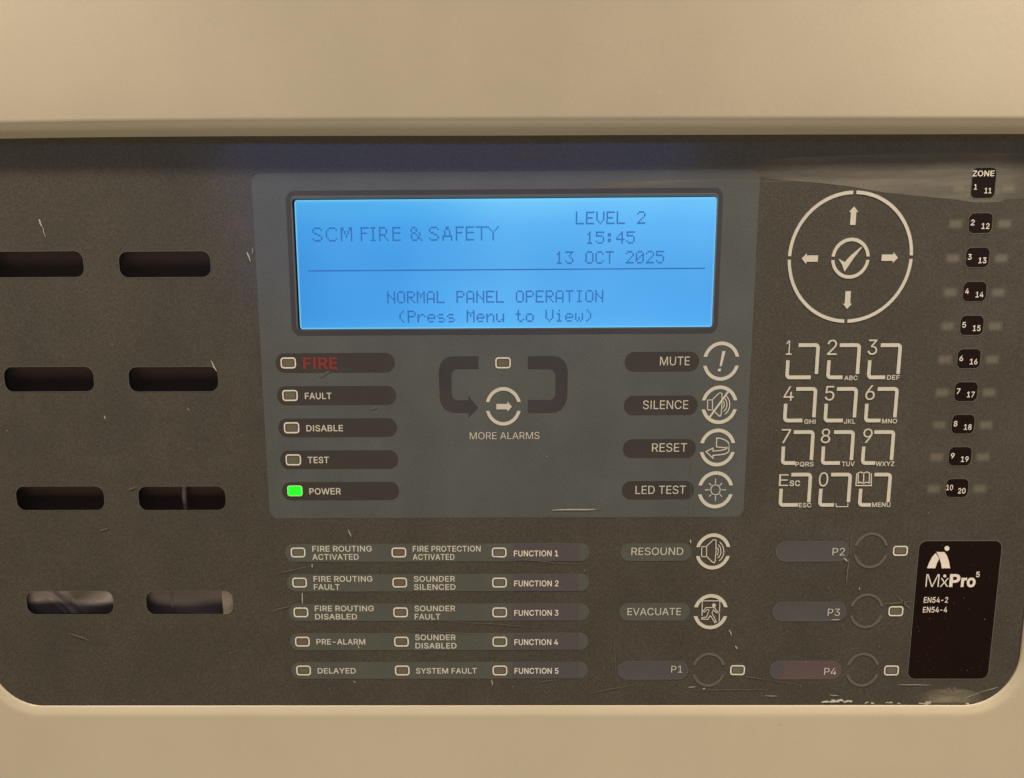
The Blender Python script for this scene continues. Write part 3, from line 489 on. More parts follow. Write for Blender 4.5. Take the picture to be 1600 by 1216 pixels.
def dots(rows_at, px0, py0, px1, py1, ncol, nrow):
    """rows_at: list of (col, row); the ink box px0..px1, py0..py1 holds ncol x nrow dots"""
    ym, xm = (py0 + py1) / 2, (px0 + px1) / 2
    X0, X1 = at(px0, ym, 1.2)[0], at(px1, ym, 1.2)[0]; Z1, Z0 = at(xm, py0, 1.2)[1], at(xm, py1, 1.2)[1]
    dx, dz = (X1 - X0) / ncol, (Z1 - Z0) / nrow; g = 0.05
    G = []
    for c, r_ in rows_at:
        a, b = X0 + c * dx, Z1 - r_ * dz
        G.append([[(a + dx * g, b - dz * (1 - g)), (a + dx * (1 - g), b - dz * (1 - g)), (a + dx * (1 - g), b - dz * g), (a + dx * g, b - dz * g)]])
    V, F = loops_geo(G, SD + 0.04, 0)
    return mesh('lettering', V, F, DOTS, display)
def lcd_line(s, px0, py0, px1, py1):
    cells = []
    for k, ch in enumerate(s):
        if ch == ' ': continue
        for r_, row in enumerate(FONT[ch].split()):
            for c, v in enumerate(row):
                if v == '#': cells.append((k * 6 + c, r_))
    lo = min(c for c, _ in cells); hi = max(c for c, _ in cells)
    dots([(c - lo, r_) for c, r_ in cells], px0, py0, px1, py1, hi - lo + 1, 7)
cells = []
for ch, st in zip('SCMFIRE&SAFETY', (0, 8, 17, 29, 35, 40, 48, 59, 70, 78, 86, 92, 98, 105)):
    for r_, row in enumerate(BIG[ch].split()):
        for c, v in enumerate(row):
            if v == '#': cells.append((st + c, r_))
dots(cells, 488, 354.6, 779.8, 377, 112, 8)
lcd_line('LEVEL 2', 899.5, 330.5, 1008.5, 350.8)
lcd_line('15:45', 917.5, 361.8, 992, 381.5)
lcd_line('13 OCT 2025', 870, 392.5, 1037.7, 412.5)
lcd_line('NORMAL PANEL OPERATION', 604.8, 454.3, 942.8, 473.6)
lcd_line('(Press Menu to View)', 624, 484.6, 924, 503.8)
X0, X1 = at(481, 422, 1.2)[0], at(1101.5, 421, 1.2)[0]; Zl = at(790, 421.6, 1.2)[1]
V, F = loops_geo([[[(X0, Zl - .17), (X1, Zl - .17), (X1, Zl + .17), (X0, Zl + .17)]]], SD + 0.04, 0)
mesh('rule_line', V, F, DOTS, display)

# --- indicators
def indicator(cx, cy, parent, w=22.8, h=15.4, mat=None, framemat=None, t=2.0):
    X, Z = at(cx, cy); s = at(cx + 5, cy)[0] - at(cx - 5, cy)[0]; s /= 10
    v = (at(cx, cy - 5)[1] - at(cx, cy + 5)[1]) / 10
    W, H, tt = w * s / 2, h * v / 2, t * s
    flat('indicator_frame', [[rrect(X - W, Z - H, X + W, Z + H, 4.6 * s, 6), rrect(X - W + tt, Z - H + tt, X + W - tt, Z + H - tt, 2.7 * s, 6)]], 0.12, framemat or PRINT, parent)
    g_ = tt * (.6 if mat is GREEN else .9)
    V, F = loops_geo([[rrect(X - W + g_, Z - H + g_, X + W - g_, Z + H - g_, 2.9 * s, 5)]], 0.30 if mat is GREEN else 0.09, 0.22 if mat is GREEN else 0.02)
    L = mesh('indicator_lens', V, F, mat or LENS, parent)
    if mat is GREEN: L['label'] = 'lit green lens'
    else:
        V, F = loops_geo([[rrect(X - W + tt * 2.0, Z - H + tt * 1.7, X + W - tt * 2.0, Z + H - tt * 1.7, 1.2 * s, 4)]], 0.105, 0)
        mesh('lens_window', V, F, CHIPS[int(cx * 7 + cy) % 3], parent)
CHIPS = [mottled('chip_brown', (0.115, 0.092, 0.066), 0.4, 0.2, 0.4), mottled('chip_olive', (0.105, 0.098, 0.060), 0.4, 0.2, 0.4), mottled('chip_grey', (0.112, 0.102, 0.082), 0.4, 0.2, 0.4)]
def strip(x0, y0, x1, y1, mat, d=0.07, name='label_strip', label=None, r=1.0):
    a, b, c, e = box_at(x0, y0, x1, y1)
    return flat(name, [[rrect(a, b, c, e, (e - b) / 2 * r, 10)]], d, mat, panel, label=label)
up = [('FIRE', 430.8, 552, 617, 582.5, 450.6, 567.5, (474, 559, 527, 577), LENSR), ('FAULT', 433, 603.5, 619, 633, 453.3, 618.3, (476.5, 614, 518, 624), LENS),
      ('DISABLE', 435, 654, 620.3, 683, 455.8, 668.7, (478.7, 664.5, 536, 674.3), LENSR), ('TEST', 438, 704, 622.3, 732.8, 458.5, 718.8, (481, 714, 514, 724), LENSG),
      ('POWER', 440.7, 753.3, 623.8, 781.7, 461, 767.4, (483.4, 763, 532.7, 772.8), GREEN)]
for s, x0, y0, x1, y1, cx, cy, tb, lm in up:
    st = strip(x0, y0, x1, y1, PILLD, name='indicator_strip', label='dark strip reading ' + s)
    indicator(cx, cy, st, 24, 17.3, lm, PRINTW)
    if s == 'FIRE': text(s, *tb, REDINK, st, bold=14, label='red lettering')
    else: text(s, *tb, PRINT, st, bold=12)
low = [(445.4, 849.5, 921, 877.7), (448, 897, 920.6, 924.2), (451, 943, 920.4, 970.3), (453, 989, 919.6, 1016), (455.4, 1034.2, 918.6, 1060.7)]
lx = [(465.8, 623.3, 780), (468.2, 624.7, 780.5), (470.3, 626, 780.8), (472.6, 627.4, 781), (474.5, 628.6, 781.2)]
ly = [863.5, 910.5, 957, 1002.8, 1047.8]
lows = []
lm = [(LENSG, LENS, LENS), (LENSR, LENSG, LENSG), (LENS, LENS, LENSR), (LENSR, LENSG, LENS), (LENSG, LENSG, LENS)]
for i in range(5):
    st = strip(*low[i], PILLL, name='indicator_strip', label='long grey strip ending in FUNCTION %d' % (i + 1)); lows.append(st)
    for cx, m_ in zip(lx[i], lm[i]): indicator(cx, ly[i], st, 22.8, 15.4, m_, PRINTW)
    a, b, c, e = box_at(801, low[i][1] + .6, 904.8, low[i][3] - .6)
    flat('function_window', [[rrect(a, b, c, e, 0.3, 3)]], 0.09, (VIOLET, VIOLET, VIOLET, VIOLET, BLUEIN)[i], st)
LT = [(0, 'FIRE ROUTING', 488, 853.2, 581, 862.2), (0, 'ACTIVATED', 488, 866, 560.6, 875), (1, 'FIRE ROUTING', 490, 900.3, 582, 909.2), (1, 'FAULT', 490.5, 913, 531, 921.8),
      (2, 'FIRE ROUTING', 492, 946.6, 584, 955.3), (2, 'DISABLED', 492.5, 959.4, 558, 968.1), (3, 'PRE-ALARM', 494.5, 998.6, 570.7, 1007.3), (4, 'DELAYED', 496.5, 1044, 556, 1052.6),
      (0, 'FIRE PROTECTION', 645, 853.2, 751, 862.2), (0, 'ACTIVATED', 645, 866, 710.2, 875), (1, 'SOUNDER', 646.6, 900.3, 711, 909.2), (1, 'SILENCED', 646.8, 913, 711.8, 921.8),
      (2, 'SOUNDER', 647.6, 946.6, 711.3, 955.3), (2, 'FAULT', 648, 959.4, 688, 968.1), (3, 'SOUNDER', 648.6, 991.8, 712, 1000.5), (3, 'DISABLED', 649.2, 1004.8, 713.4, 1013.5),
      (4, 'SYSTEM FAULT', 650, 1044, 745, 1052.6),
      (0, 'FUNCTION 1', 803, 860.4, 872.3, 869.5), (1, 'FUNCTION 2', 803.4, 907.3, 872.6, 916.4), (2, 'FUNCTION 3', 803.6, 953.4, 872.6, 962.3), (3, 'FUNCTION 4', 803.8, 999, 872, 1008),
      (4, 'FUNCTION 5', 804, 1043.9, 872.6, 1052.8)]
for i, s, a, b, c, e in LT: text(s, a, b, c, e, PRINT if 'FUNC' not in s else PRINTW, lows[i], bold=12, d=0.12)

# --- rings
def arcs(cx, cy, w, h, t, gap, mat, parent, quarters=False, name='ring_arc'):
    """split ring; w, h, t, gap in photo pixels; the cuts are horizontal (and vertical for quarters)"""
    X, Z = at(cx, cy); s = (at(cx + 5, cy)[0] - at(cx - 5, cy)[0]) / 10; v = (at(cx, cy - 5)[1] - at(cx, cy + 5)[1]) / 10
    rx, rz, tx = w * s / 2, h * v / 2, t * (s + v) / 2; g = gap * v / 2
    def pts(a0, a1, k, n=26):
        return [(X + (rx - k) * math.cos(a0 + (a1 - a0) * i / n), Z + (rz - k) * math.sin(a0 + (a1 - a0) * i / n)) for i in range(n + 1)]
    def a_h(k): return math.asin(g / (rz - k))
    def a_v(k): return math.acos(min(1, g / (rx - k)))
    pi = math.pi
    if not quarters: S = [(lambda k: a_h(k), lambda k: pi - a_h(k)), (lambda k: pi + a_h(k), lambda k: 2 * pi - a_h(k))]
    else: S = [(lambda k: a_h(k), lambda k: a_v(k)), (lambda k: pi - a_v(k), lambda k: pi - a_h(k)),
               (lambda k: pi + a_h(k), lambda k: pi + a_v(k)), (lambda k: 2 * pi - a_v(k), lambda k: 2 * pi - a_h(k))]
    for f0, f1 in S:
        flat(name, [[pts(f0(0), f1(0), 0) + pts(f0(tx), f1(tx), tx)[::-1]]], 0.12, mat, parent)
def arrow(tip, d, L, head, hw, sw, parent, mat=None):
    """tip (mm), direction, total length, head length, head width, shaft width (mm)"""
    t = Vector(tip); d = Vector(d); n = Vector((-d.y, d.x))
    q = [t, t - d * head + n * hw / 2, t - d * head + n * sw / 2, t - d * L + n * sw / 2, t - d * L - n * sw / 2, t - d * head - n * sw / 2, t - d * head - n * hw / 2]
    return flat('arrow', [[[tuple(p) for p in q]]], 0.12, mat or PRINT, parent)
def strokes(list_of, w, parent, name='symbol', d=0.13, mat=None):
    """list of (points in mm, closed)"""
    G = []
    for p, cl in list_of: G.append(ribbon(p, w, cl))
    return flat(name, G, d, mat or PRINT, parent, thick=0)

# centre: more alarms
ma = empty('more_alarms_button', panel, (0, 0, -0.005)); ma['label'] = 'round arrow button reading MORE ALARMS'
def P(lst): return [at(*p) for p in lst]
def corner(c0, c1, c2, n=8):
    """quadratic corner from c0 via control c1 to c2 (pixels)"""
    return [((1 - t) ** 2 * c0[0] + 2 * t * (1 - t) * c1[0] + t * t * c2[0], (1 - t) ** 2 * c0[1] + 2 * t * (1 - t) * c1[1] + t * t * c2[1]) for t in [i / n for i in range(n + 1)]]
left = [(747.6, 557)] + corner((711, 557), (685.4, 556), (685.6, 584)) + corner((687, 620), (688.5, 645), (714, 645.5)) + [(732, 645.2), (732, 653), (747.6, 637.4), (732, 618.8), (732, 625.8)] + \
    corner((716, 625.8), (706.5, 625.5), (706, 615)) + corner((705.4, 590), (705, 578), (714, 577)) + [(747.6, 577)]
right = [(824.8, 557)] + corner((862, 556.6), (886, 557), (887, 582)) + corner((886.5, 616), (885, 645), (860, 645.4)) + [(824.8, 645.2), (824.8, 625.2)] + \
    corner((856, 625.4), (867.5, 625.4), (867.7, 615)) + corner((868, 590), (868, 577.5), (856, 577)) + [(824.8, 577)]
flat('turn_arrow', [[P(left)]], 0.07, UTURN, ma); flat('turn_bar', [[P(right)]], 0.07, UTURN, ma)
indicator(786, 567.3, ma, 24, 17.3, LENS, PRINTW)
arcs(786.4, 635.4, 55.6, 60.2, 5.3, 14, PRINT, ma)
t_ = at(800, 635.7)
arrow(t_, (1, 0), 4.9, 1.45, 3.0, 1.6, ma)
text('MORE ALARMS', 734, 675.6, 843, 686.4, PRINT, ma, bold=-4)

btn = [('MUTE', (976, 550, 1092.4, 580.7), (1031.3, 557.7, 1077.6, 571), (1126.7, 564.8), PILLD),
       ('SILENCE', (974.8, 618.4, 1090, 648.8), (1004.6, 626, 1075.2, 639.4), (1123.9, 632.9), PILLD),
       ('RESET', (973.3, 686.5, 1087.3, 715.6), (1018.7, 693, 1073.4, 706), (1120.9, 699.7), PILLD),
       ('LED TEST', (971.6, 751.9, 1084.3, 780.5), (993, 759.3, 1071.2, 771.9), (1117.8, 765.7), PILLD),
       ('RESOUND', (969.5, 848.9, 1080.8, 876.8), (986.6, 856, 1067.4, 867.3), (1114, 862), PILLL),
       ('EVACUATE', (967.5, 942, 1078, 970), (980.4, 950.3, 1064, 961.4), (1110.3, 956), PILLL)]
def q(cx, cy, s, pts): return [at(cx + a / s, cy + b / s) for a, b in pts]
def arc_px(cx, cy, r_, a0, a1, n=10, k=1.07): return [at(cx + r_ * math.cos(R(a0 + (a1 - a0) * i / n)), cy + k * r_ * math.sin(R(a0 + (a1 - a0) * i / n))) for i in range(n + 1)]
def speaker(cx, cy, parent):
    L = [(q(cx, cy, 1, [(-12, -7.6), (-17.5, -7.6), (-18.3, -6.5), (-18.6, 6.5), (-17.5, 8), (-12, 8)]), False),
         (q(cx, cy, 1, [(-10.8, -8.2), (-0.6, -18), (2, -18.6), (4, -17.8), (3.9, 0), (2.6, 15.5), (1, 17.8), (-1, 17), (-10.8, 7.6)]), True),
         (arc_px(cx - 1, cy - .5, 8.6, -38, 42), False), (arc_px(cx - 1, cy - .5, 12.8, -48, 52), False), (arc_px(cx - 1, cy - .5, 17.2, -52, 56), False)]
    strokes(L, 0.30, parent)
for s, pb, tb, (cx, cy), pm in btn:
    b_ = empty('button', panel, (at(cx, cy)[0] * MM, 0, at(cx, cy)[1] * MM)); b_['label'] = 'round button reading ' + s
    a, b, c, e = box_at(*pb)
    flat('label_strip', [[rrect(a, b, c, e, (e - b) / 2, 10)]], 0.07, pm, b_)
    text(s, *tb, PRINT, b_, bold=-2, d=0.1)
    arcs(cx, cy, 56.9 * (7900 - cy) / 7335, 61.3 * ((7900 - cy) / 7335) ** 2, 5.4, 14, PRINT, b_)
    if s == 'MUTE':
        flat('symbol', [[q(cx, cy, 4.05, [(7, -64), (28, -64), (3, 31), (-10, 31)])], [q(cx, cy, 4.05, [(-18, 47), (0, 47), (-4, 64), (-22, 64)])]], 0.12, PRINT, b_)
    elif s == 'SILENCE':
        speaker(cx, cy, b_)
        strokes([(q(cx, cy, 1, [(15, -22.3), (-15.3, 19.5)]), False)], 0.56, b_, 'slash', 0.16)
    elif s == 'RESOUND': speaker(cx + .6, cy, b_)
    elif s == 'RESET':
        k = 6.08; o = (-248, -607)
        def z(l): return q(cx, cy, k, [(a + o[0], b + o[1]) for a, b in l])
        strokes([(z([(240, 516), (270, 518), (310, 530), (345, 552), (357, 575), (352, 600), (330, 608), (290, 606), (238, 600)]), True),
                 (z([(357, 578), (357, 640), (345, 655), (310, 670), (205, 682), (205, 710), (140, 645), (205, 612), (206, 640), (280, 634), (325, 622), (352, 602)]), False)], 0.33, b_)
    elif s == 'LED TEST':
        L = [(arc_px(cx, cy, 7.3, 0, 345, 24), True)]
        for i in range(8):
            a = R(45 * i); r0, r1 = 9.2, (16.6 if i % 2 == 0 else 14.3)
            L.append((q(cx, cy, 1, [(r0 * math.cos(a), 1.05 * r0 * math.sin(a)), (r1 * math.cos(a), 1.05 * r1 * math.sin(a))]), False))
        strokes(L, 0.28, b_)
    elif s == 'EVACUATE':
        k = 4.504
        def z(l): return q(cx, cy, k, [(a - 767, b - 612) for a, b in l])
        strokes([(z([(706, 642), (708, 536), (832, 535), (826, 683)]), False)], 0.30, b_, 'door_outline')
        flat('running_figure', [[z([(790 + 13 * math.cos(R(30 * i)), 567 + 14 * math.sin(R(30 * i))) for i in range(12)])]] +
             [ribbon(z(l), w_, False) for l, w_ in (
                 ([(778, 583), (735, 583), (712, 608), (722, 616), (742, 597), (757, 597)], 0.28),
                 ([(757, 597), (745, 628), (738, 650), (706, 654), (703, 664), (748, 666), (762, 640), (772, 648), (796, 690), (806, 684), (786, 640), (776, 622), (788, 598), (802, 616), (826, 622), (827, 611), (808, 606), (796, 584), (778, 583)], 0.28))],
             0.13, PRINT, b_, thick=0)

# --- P buttons
pb = [('P1', (966, 1033.6, 1074.3, 1061.3), (1048.8, 1040.5, 1066, 1051), (1107.2, 1046.7), (1152.3, 1047.3), BLUEIN),
      ('P2', (1212.9, 846.5, 1325.9, 877), (1300.6, 856.6, 1320, 868), (1360.5, 860.3), (1406.7, 860.9), BLUEIN),
      ('P3', (1207.8, 941, 1321, 970.3), (1293.2, 951.4, 1312.3, 962.3), (1353.9, 954.7), (1399.6, 955.2), BLUEIN),
      ('P4', (1203.3, 1033, 1313.2, 1061), (1287.7, 1043.8, 1306.6, 1054.7), (1347.6, 1046.7), (1392.7, 1047.8), REDIN)]
for s, sb, tb, rc, ic, mt in pb:
    b_ = empty('spare_button', panel, (at(*rc)[0] * MM, 0, at(*rc)[1] * MM)); b_['label'] = 'faded ring button reading ' + s
    a, b, c, e = box_at(*sb)
    flat('name_window', [[rrect(a, b, c, e, (e - b) / 2, 10)]], 0.07, mt, b_, label='maroon name window' if s == 'P4' else None)
    flat('window_outline', [[rrect(a - .12, b - .12, c + .12, e + .12, (e - b) / 2 + .12, 10), rrect(a + .08, b + .08, c - .08, e - .08, (e - b) / 2 - .08, 10)]], 0.09, DIM, b_)
    if s == 'P4':
        flat('blue_end', [[rrect(a + .15, b + .15, a + 4.4, e - .15, 2.2, 8)]], 0.085, BLUEIN, b_)
    text(s, *tb, PRINT, b_, bold=-4, d=0.12)
    arcs(rc[0], rc[1], 53.4 * (7900 - rc[1]) / 7040, 56.2 * ((7900 - rc[1]) / 7040) ** 2, 4.0, 14, DIM, b_)
    indicator(ic[0], ic[1], b_, 23, 15.6, LENS, PRINTW)

# --- direction pad
pad = empty('direction_pad', panel, (at(1328.3, 403)[0] * MM, 0, at(1328.3, 403)[1] * MM)); pad['label'] = 'large round direction pad with four arrows and a tick'
arcs(1328.3, 402.9, 195.0, 206.5, 5.2, 5.6, PRINT, pad, True)
arcs(1328.6, 404, 59.8, 64, 5.2, 5.4, PRINT, pad, name='centre_ring')
al = 5.35
arrow(at(1334.2, 323), (0, 1), 5.0, 1.5, 2.75, 1.65, pad); arrow(at(1323.2, 483.3), (0, -1), 5.0, 1.5, 2.75, 1.65, pad)
arrow(at(1252.4, 404.6), (-1, 0), 4.9, 1.45, 3.05, 1.75, pad); arrow(at(1402.7, 403), (1, 0), 4.9, 1.45, 3.05, 1.75, pad)
flat('tick', [[q(1328.6, 404, 4.677, [(560 - 649, 583 - 580), (607 - 649, 608 - 580), (650 - 649, 560 - 580), (728 - 649, 496 - 580), (735 - 649, 500 - 580), (672 - 649, 580 - 580), (605 - 649, 679 - 580), (590 - 649, 630 - 580)])]], 0.12, PRINT, pad)

# --- keypad
kx = [[1253.7, 1317.9, 1381.6], [1250, 1313.4, 1376.8], [1246.3, 1308.9, 1371.7], [1242.5, 1304.5, 1366.8]]
ky = [564.9, 632.8, 699.7, 765.6]
KEY = [[('1', (1228.2, 532.4, 1237.2, 555), None, None, 14.5), ('2', (1292.6, 531.5, 1307.6, 555), 'ABC', (1318.8, 587.3, 1339.8, 594.4), 0), ('3', (1355.8, 531, 1370.6, 554.5), 'DEF', (1385.6, 586.6, 1405.4, 593.7), 3)],
       [('4', (1224.4, 604, 1239.9, 626.6), 'GHI', (1256.3, 655.5, 1274, 662.7), 5), ('5', (1289, 603.5, 1303.6, 626), 'JKL', (1318.3, 655.3, 1336.2, 662.4), 5), ('6', (1352, 602.5, 1366.8, 625), 'MNO', (1377.7, 654.8, 1401.4, 662), 0.7)],
       [('7', (1220.8, 670.8, 1235.3, 692.5), 'PQRS', (1242.5, 722, 1271, 729.2), -2.6), ('8', (1282.6, 670.3, 1297.3, 692.5), 'TUV', (1315.2, 721.6, 1335, 728.8), 5), ('9', (1348.4, 670.3, 1363, 692.3), 'WXYZ', (1368, 721.4, 1397, 728.6), -2.6)],
       [('E', (1217, 741.4, 1231.7, 759.7), 'ESC', (1248, 786, 1267.5, 793), 5.7), ('0', (1279.2, 738.5, 1293.8, 760.2), None, None, 0), ('book', None, 'MENU', (1362.2, 785.3, 1391, 792.4), -4.5)]]
for r_ in range(4):
    for c_ in range(3):
        num, nb, lab, lb, bend = KEY[r_][c_]
        cx, cy = kx[r_][c_], ky[r_]; X, Z = at(cx, cy)
        s = (at(cx + 5, cy)[0] - at(cx - 5, cy)[0]) / 10; v = (at(cx, cy - 5)[1] - at(cx, cy + 5)[1]) / 10
        k_ = empty('key', panel, (X * MM, 0, Z * MM)); sc_ = (7900 - cy) / 7335
        k_['label'] = {'E': 'ESC key', 'book': 'MENU key with an open book'}.get(num, 'key reading ' + num)
        hw, hh, t = 25.6 * s * sc_, 28.0 * v * sc_ ** 2, 5.4 * s
        rad = 7 * s
        def rnd(cx_, cz_, a0, a1, rr, n=6): return [(cx_ + rr * math.cos(R(a0 + (a1 - a0) * i / n)), cz_ + rr * math.sin(R(a0 + (a1 - a0) * i / n))) for i in range(n + 1)]
        tx = -7.6 * s if num != 'book' else -2.6 * s
        ctr = [(X + tx, Z + hh - t / 2)] + rnd(X + hw - rad, Z + hh - rad, 90, 0, rad - t / 2) + [(X + hw - t / 2, Z - 20 * v * sc_)]
        flat('key_outline', [ribbon(ctr, t)], 0.12, PRINT, k_)
        ctr = [(X - hw + t / 2, Z + 1.7 * v)] + rnd(X - hw + rad, Z - hh + rad, 180, 270, rad - t / 2) + [(X + bend * s, Z - hh + t / 2)]
        flat('key_outline', [ribbon(ctr, t)], 0.12, PRINT, k_)
        if nb: text(num, *nb, PRINT, k_, bold=-2, d=0.14, name='numeral' if num != 'E' else 'lettering')
        if num == 'E': text('SC', 1233.4, 751, 1250.1, 759.9, PRINT, k_, bold=22, d=0.14)
        if lab: text(lab, *lb, PRINT, k_, bold=16, d=0.14)
        if num == '0':
            strokes([(P([(1306.2, 786.7), (1306.2, 791.9), (1324.2, 791.9), (1324.6, 786.7)]), False)], 0.28, k_, 'symbol')
        if num == 'book':
            def z(l): return q(1349.2, 748.5, 4.192, [(a - 667, b - 958) for a, b in l])
            strokes([(z([(622, 922), (616, 1002), (717, 1002), (717, 922)]), False),
                     (z([(631, 985), (631, 920), (648, 913), (667, 922), (686, 913), (705, 920), (703, 985), (684, 980), (666, 990), (648, 980)]), True),
                     (z([(667, 922), (666, 990)]), False)], 0.36, k_, 'book_symbol')

# --- zone column
zc = [(1536.7, 286.3, 47.3), (1531.9, 349, 31.5), (1527.2, 402.7, 31), (1522.8, 456, 30.8), (1518.3, 508.7, 30.4), (1513.7, 560.9, 30.2), (1509.2, 612.3, 30), (1504.6, 663.1, 29.6), (1499.9, 713.3, 29.3), (1495.3, 762.8, 28.5)]
for i, (cx, cy, h) in enumerate(zc):
    f = (7900 - cy) / 7550; a, b, c, e = box_at(cx - 18.4 * f, cy - h / 2, cx + 18.4 * f, cy + h / 2)
    zl = flat('zone_label', [[rrect(a, b, c, e, 1.5, 7)]], 0.06, BLACK, panel, label='black tile for zones %d and %d' % (i + 1, i + 11))
    flat('tile_outline', [[rrect(a - .16, b - .16, c + .16, e + .16, 1.66, 7), rrect(a + .02, b + .02, c - .02, e - .02, 1.5, 7)]], 0.07, DIM, zl)
    if i == 0:
        text('ZONE', 1519.4, 267, 1553.4, 276, PRINTW, zl, bold=16, d=0.1)
        text('1', 1521.8, 288.2, 1526.4, 296.8, PRINTW, zl, bold=12, d=0.1); text('11', 1538.2, 294, 1548.9, 302.6, PRINTW, zl, bold=12, d=0.1)
    else:
        n1 = str(i + 1); g = f
        xa = -15.2 if i < 9 else -17.8; xb = -9.2 if i < 9 else -6.8
        text(n1, cx + xa * g, cy - 5.3 * g, cx + xb * g, cy + 3.6 * g, WHITE, zl, bold=11, d=0.1)
        text(str(i + 11), cx + 1.5 * g, cy + 0.1, cx + 13.8 * g, cy + 9.1 * g, WHITE, zl, bold=11, d=0.1)
    yy = cy + (1.6 if i else 9)
    for dx in (-38.9 * f, 37.0 * f):
        a, b, c, e = box_at(cx + dx - 14.5, yy - 10.5, cx + dx + 14.5, yy + 10.5)
        flat('zone_lamp', [[rrect(a, b, c, e, .5, 4)]], 0.09 if i else 0.12, ZLIGHT[(i * 2 + (dx > 0) * (i % 3)) % 3], panel, thick=0)

# --- badge
bx0 = (at(1434.3, 860)[0] + at(1420.3, 1045)[0]) / 2; bx1 = (at(1561.4, 860)[0] + at(1547.7, 1045)[0]) / 2
bz1, bz0 = at(1497, 845.5)[1], at(1485, 1060.8)[1]
badge = flat('badge', [[rrect(bx0, bz0, bx1, bz1, 2.3, 8)]], 0.06, BLACK, panel, label='black badge with arched emblem and small print')
flat('badge_outline', [[rrect(bx0 - .2, bz0 - .2, bx1 + .2, bz1 + .2, 2.5, 8), rrect(bx0 + .02, bz0 + .02, bx1 - .02, bz1 - .02, 2.28, 8)]], 0.07, DIM, badge)
def z(l): return [at(1430 + a / 9.357, 840 + b / 9.357) for a, b in l]
flat('emblem', [[z([(296, 228), (250, 278), (210, 350), (170, 450), (292, 450), (310, 390), (345, 315), (332, 278)])]], 0.1, WHITE, badge)
flat('emblem', [[z([(306, 213), (425, 213), (462, 265), (488, 340), (510, 450), (388, 450), (375, 375), (352, 300), (330, 250)])]], 0.1, WHITE, badge)
flat('emblem_dot', [[z([(462 + 36 * math.cos(R(20 * i)), 160 + 36 * math.sin(R(20 * i))) for i in range(18)])]], 0.1, WHITE, badge)
def bt(s, a, b, c, e, **k): return text(s, 1430 + a / 9.357, 840 + b / 9.357, 1430 + c / 9.357, 840 + e / 9.357, WHITE, badge, d=0.1, **k)
bt('M', 155, 537, 348, 722, bold=-10); bt('x', 362, 592, 487, 722, bold=-8, cap=388)
flat('letter_dot', [[z([(430 + 22 * math.cos(R(20 * i)), 563 + 22 * math.sin(R(20 * i))) for i in range(18)])]], 0.1, WHITE, badge)
bt('P', 500, 535, 655, 724, bold=32); bt('r', 668, 588, 752, 724, bold=32, cap=388); bt('o', 752, 586, 880, 726, bold=30, cap=388)
bt('5', 888, 500, 942, 580, bold=14); bt('EN54-2', 124, 872, 478, 955, bold=9); bt('EN54-4', 112, 1014, 465, 1097, bold=9)

# ------------------------------------------------------------------ wear
def sliver(pts, w, mat):
    """tapered scratch along photo points"""
    Q = [Vector(at(*p)) for p in pts]; L, Rr = [], []
    for i, p in enumerate(Q):
        a, b = Q[max(0, i - 1)], Q[min(len(Q) - 1, i + 1)]; t = (b - a).normalized(); n = Vector((-t.y, t.x))
        ww = w / 2 * (0.15 + math.sin(math.pi * (i + .4) / (len(Q) - .2)) * random.uniform(.7, 1.1))
        L.append(tuple(p + n * ww)); Rr.append(tuple(p - n * ww))
    return [L + Rr[::-1]]
def seg(a, b, n=5, j=0.5):
    return [(a[0] + (b[0] - a[0]) * i / n + random.uniform(-j, j) * (0 < i < n), a[1] + (b[1] - a[1]) * i / n + random.uniform(-j, j) * (0 < i < n)) for i in range(n + 1)]
br = [((61, 343), (66, 354), 0.5), ((66, 354), (72, 371), 0.22), ((386, 394), (392, 409), 0.4), ((395, 388), (394, 398), 0.15), ((330, 564), (339, 581), 0.42), ((163.5, 650), (165, 655), 0.4),
      ((544, 828), (549, 839), 0.35), ((862, 797.5), (930, 796), 0.42), ((488, 881), (488, 887), 0.25), ((472.8, 926), (472.6, 944), 0.35), ((768, 1062), (769.5, 1071), 0.28),
      ((1318, 872), (1324, 877), 0.4), ((1078.6, 843), (1079, 849), 0.4), ((1298, 969), (1312, 968), 0.3), ((1098, 1077), (1102, 1075), 0.4), ((1075, 1074), (1087, 1073), 0.22),
      ((559, 1008), (562, 1013), 0.28), ((11, 673), (12, 674), 0.35), ((1402, 1069), (1455, 1070.5), 0.16), ((552, 1064), (556, 1067), 0.2), ((293, 638), (297, 642), 0.15),
      ((1139, 984), (1143, 993), 0.28), ((1149, 1009), (1152, 1014), 0.4), ((1296, 1086), (1310, 1087), 0.25), ((1343, 918), (1342, 922), 0.3), ((763, 341), (763, 348), 0.12)]
G = [sliver(seg(a, b), w_, None) for a, b, w_ in br]
flat('scratches', G, 0.20, SCRATCH, fascia, thick=0, kind='stuff')
ft = [((1079, 690), (1079, 842), 0.16), ((1331, 830), (1328, 872), 0.22), ((1326, 872), (1322, 915), 0.42), ((430, 897), (486, 884), 0.25), ((425, 955), (460, 945), 0.4), ((1380, 944), (1425, 940), 0.5), ((1160, 1056), (1200, 1062), 0.3),
      ((1200, 1062), (1250, 1070), 0.15), ((1080, 1078), (1200, 1077), 0.25), ((870, 1062), (840, 1066), 0.3), ((500, 590), (515, 580), 0.6), ((930, 795), (940, 797), 0.3), ((580, 640), (590, 636), 0.5), ((920, 1083), (990, 1070), 0.25),
      ((155, 830), (170, 825), 0.5), ((108, 990), (140, 1000), 0.5), ((200, 766), (215, 760), 0.5), ((760, 870), (900, 882), 0.2), ((690, 970), (850, 980), 0.2), ((640, 985), (740, 990), 0.2), ((1400, 930), (1425, 955), 0.4), ((960, 1000), (962, 1050), 0.2)]
G = [sliver(seg(a, b, 7, 0.45), w_, None) for a, b, w_ in ft]
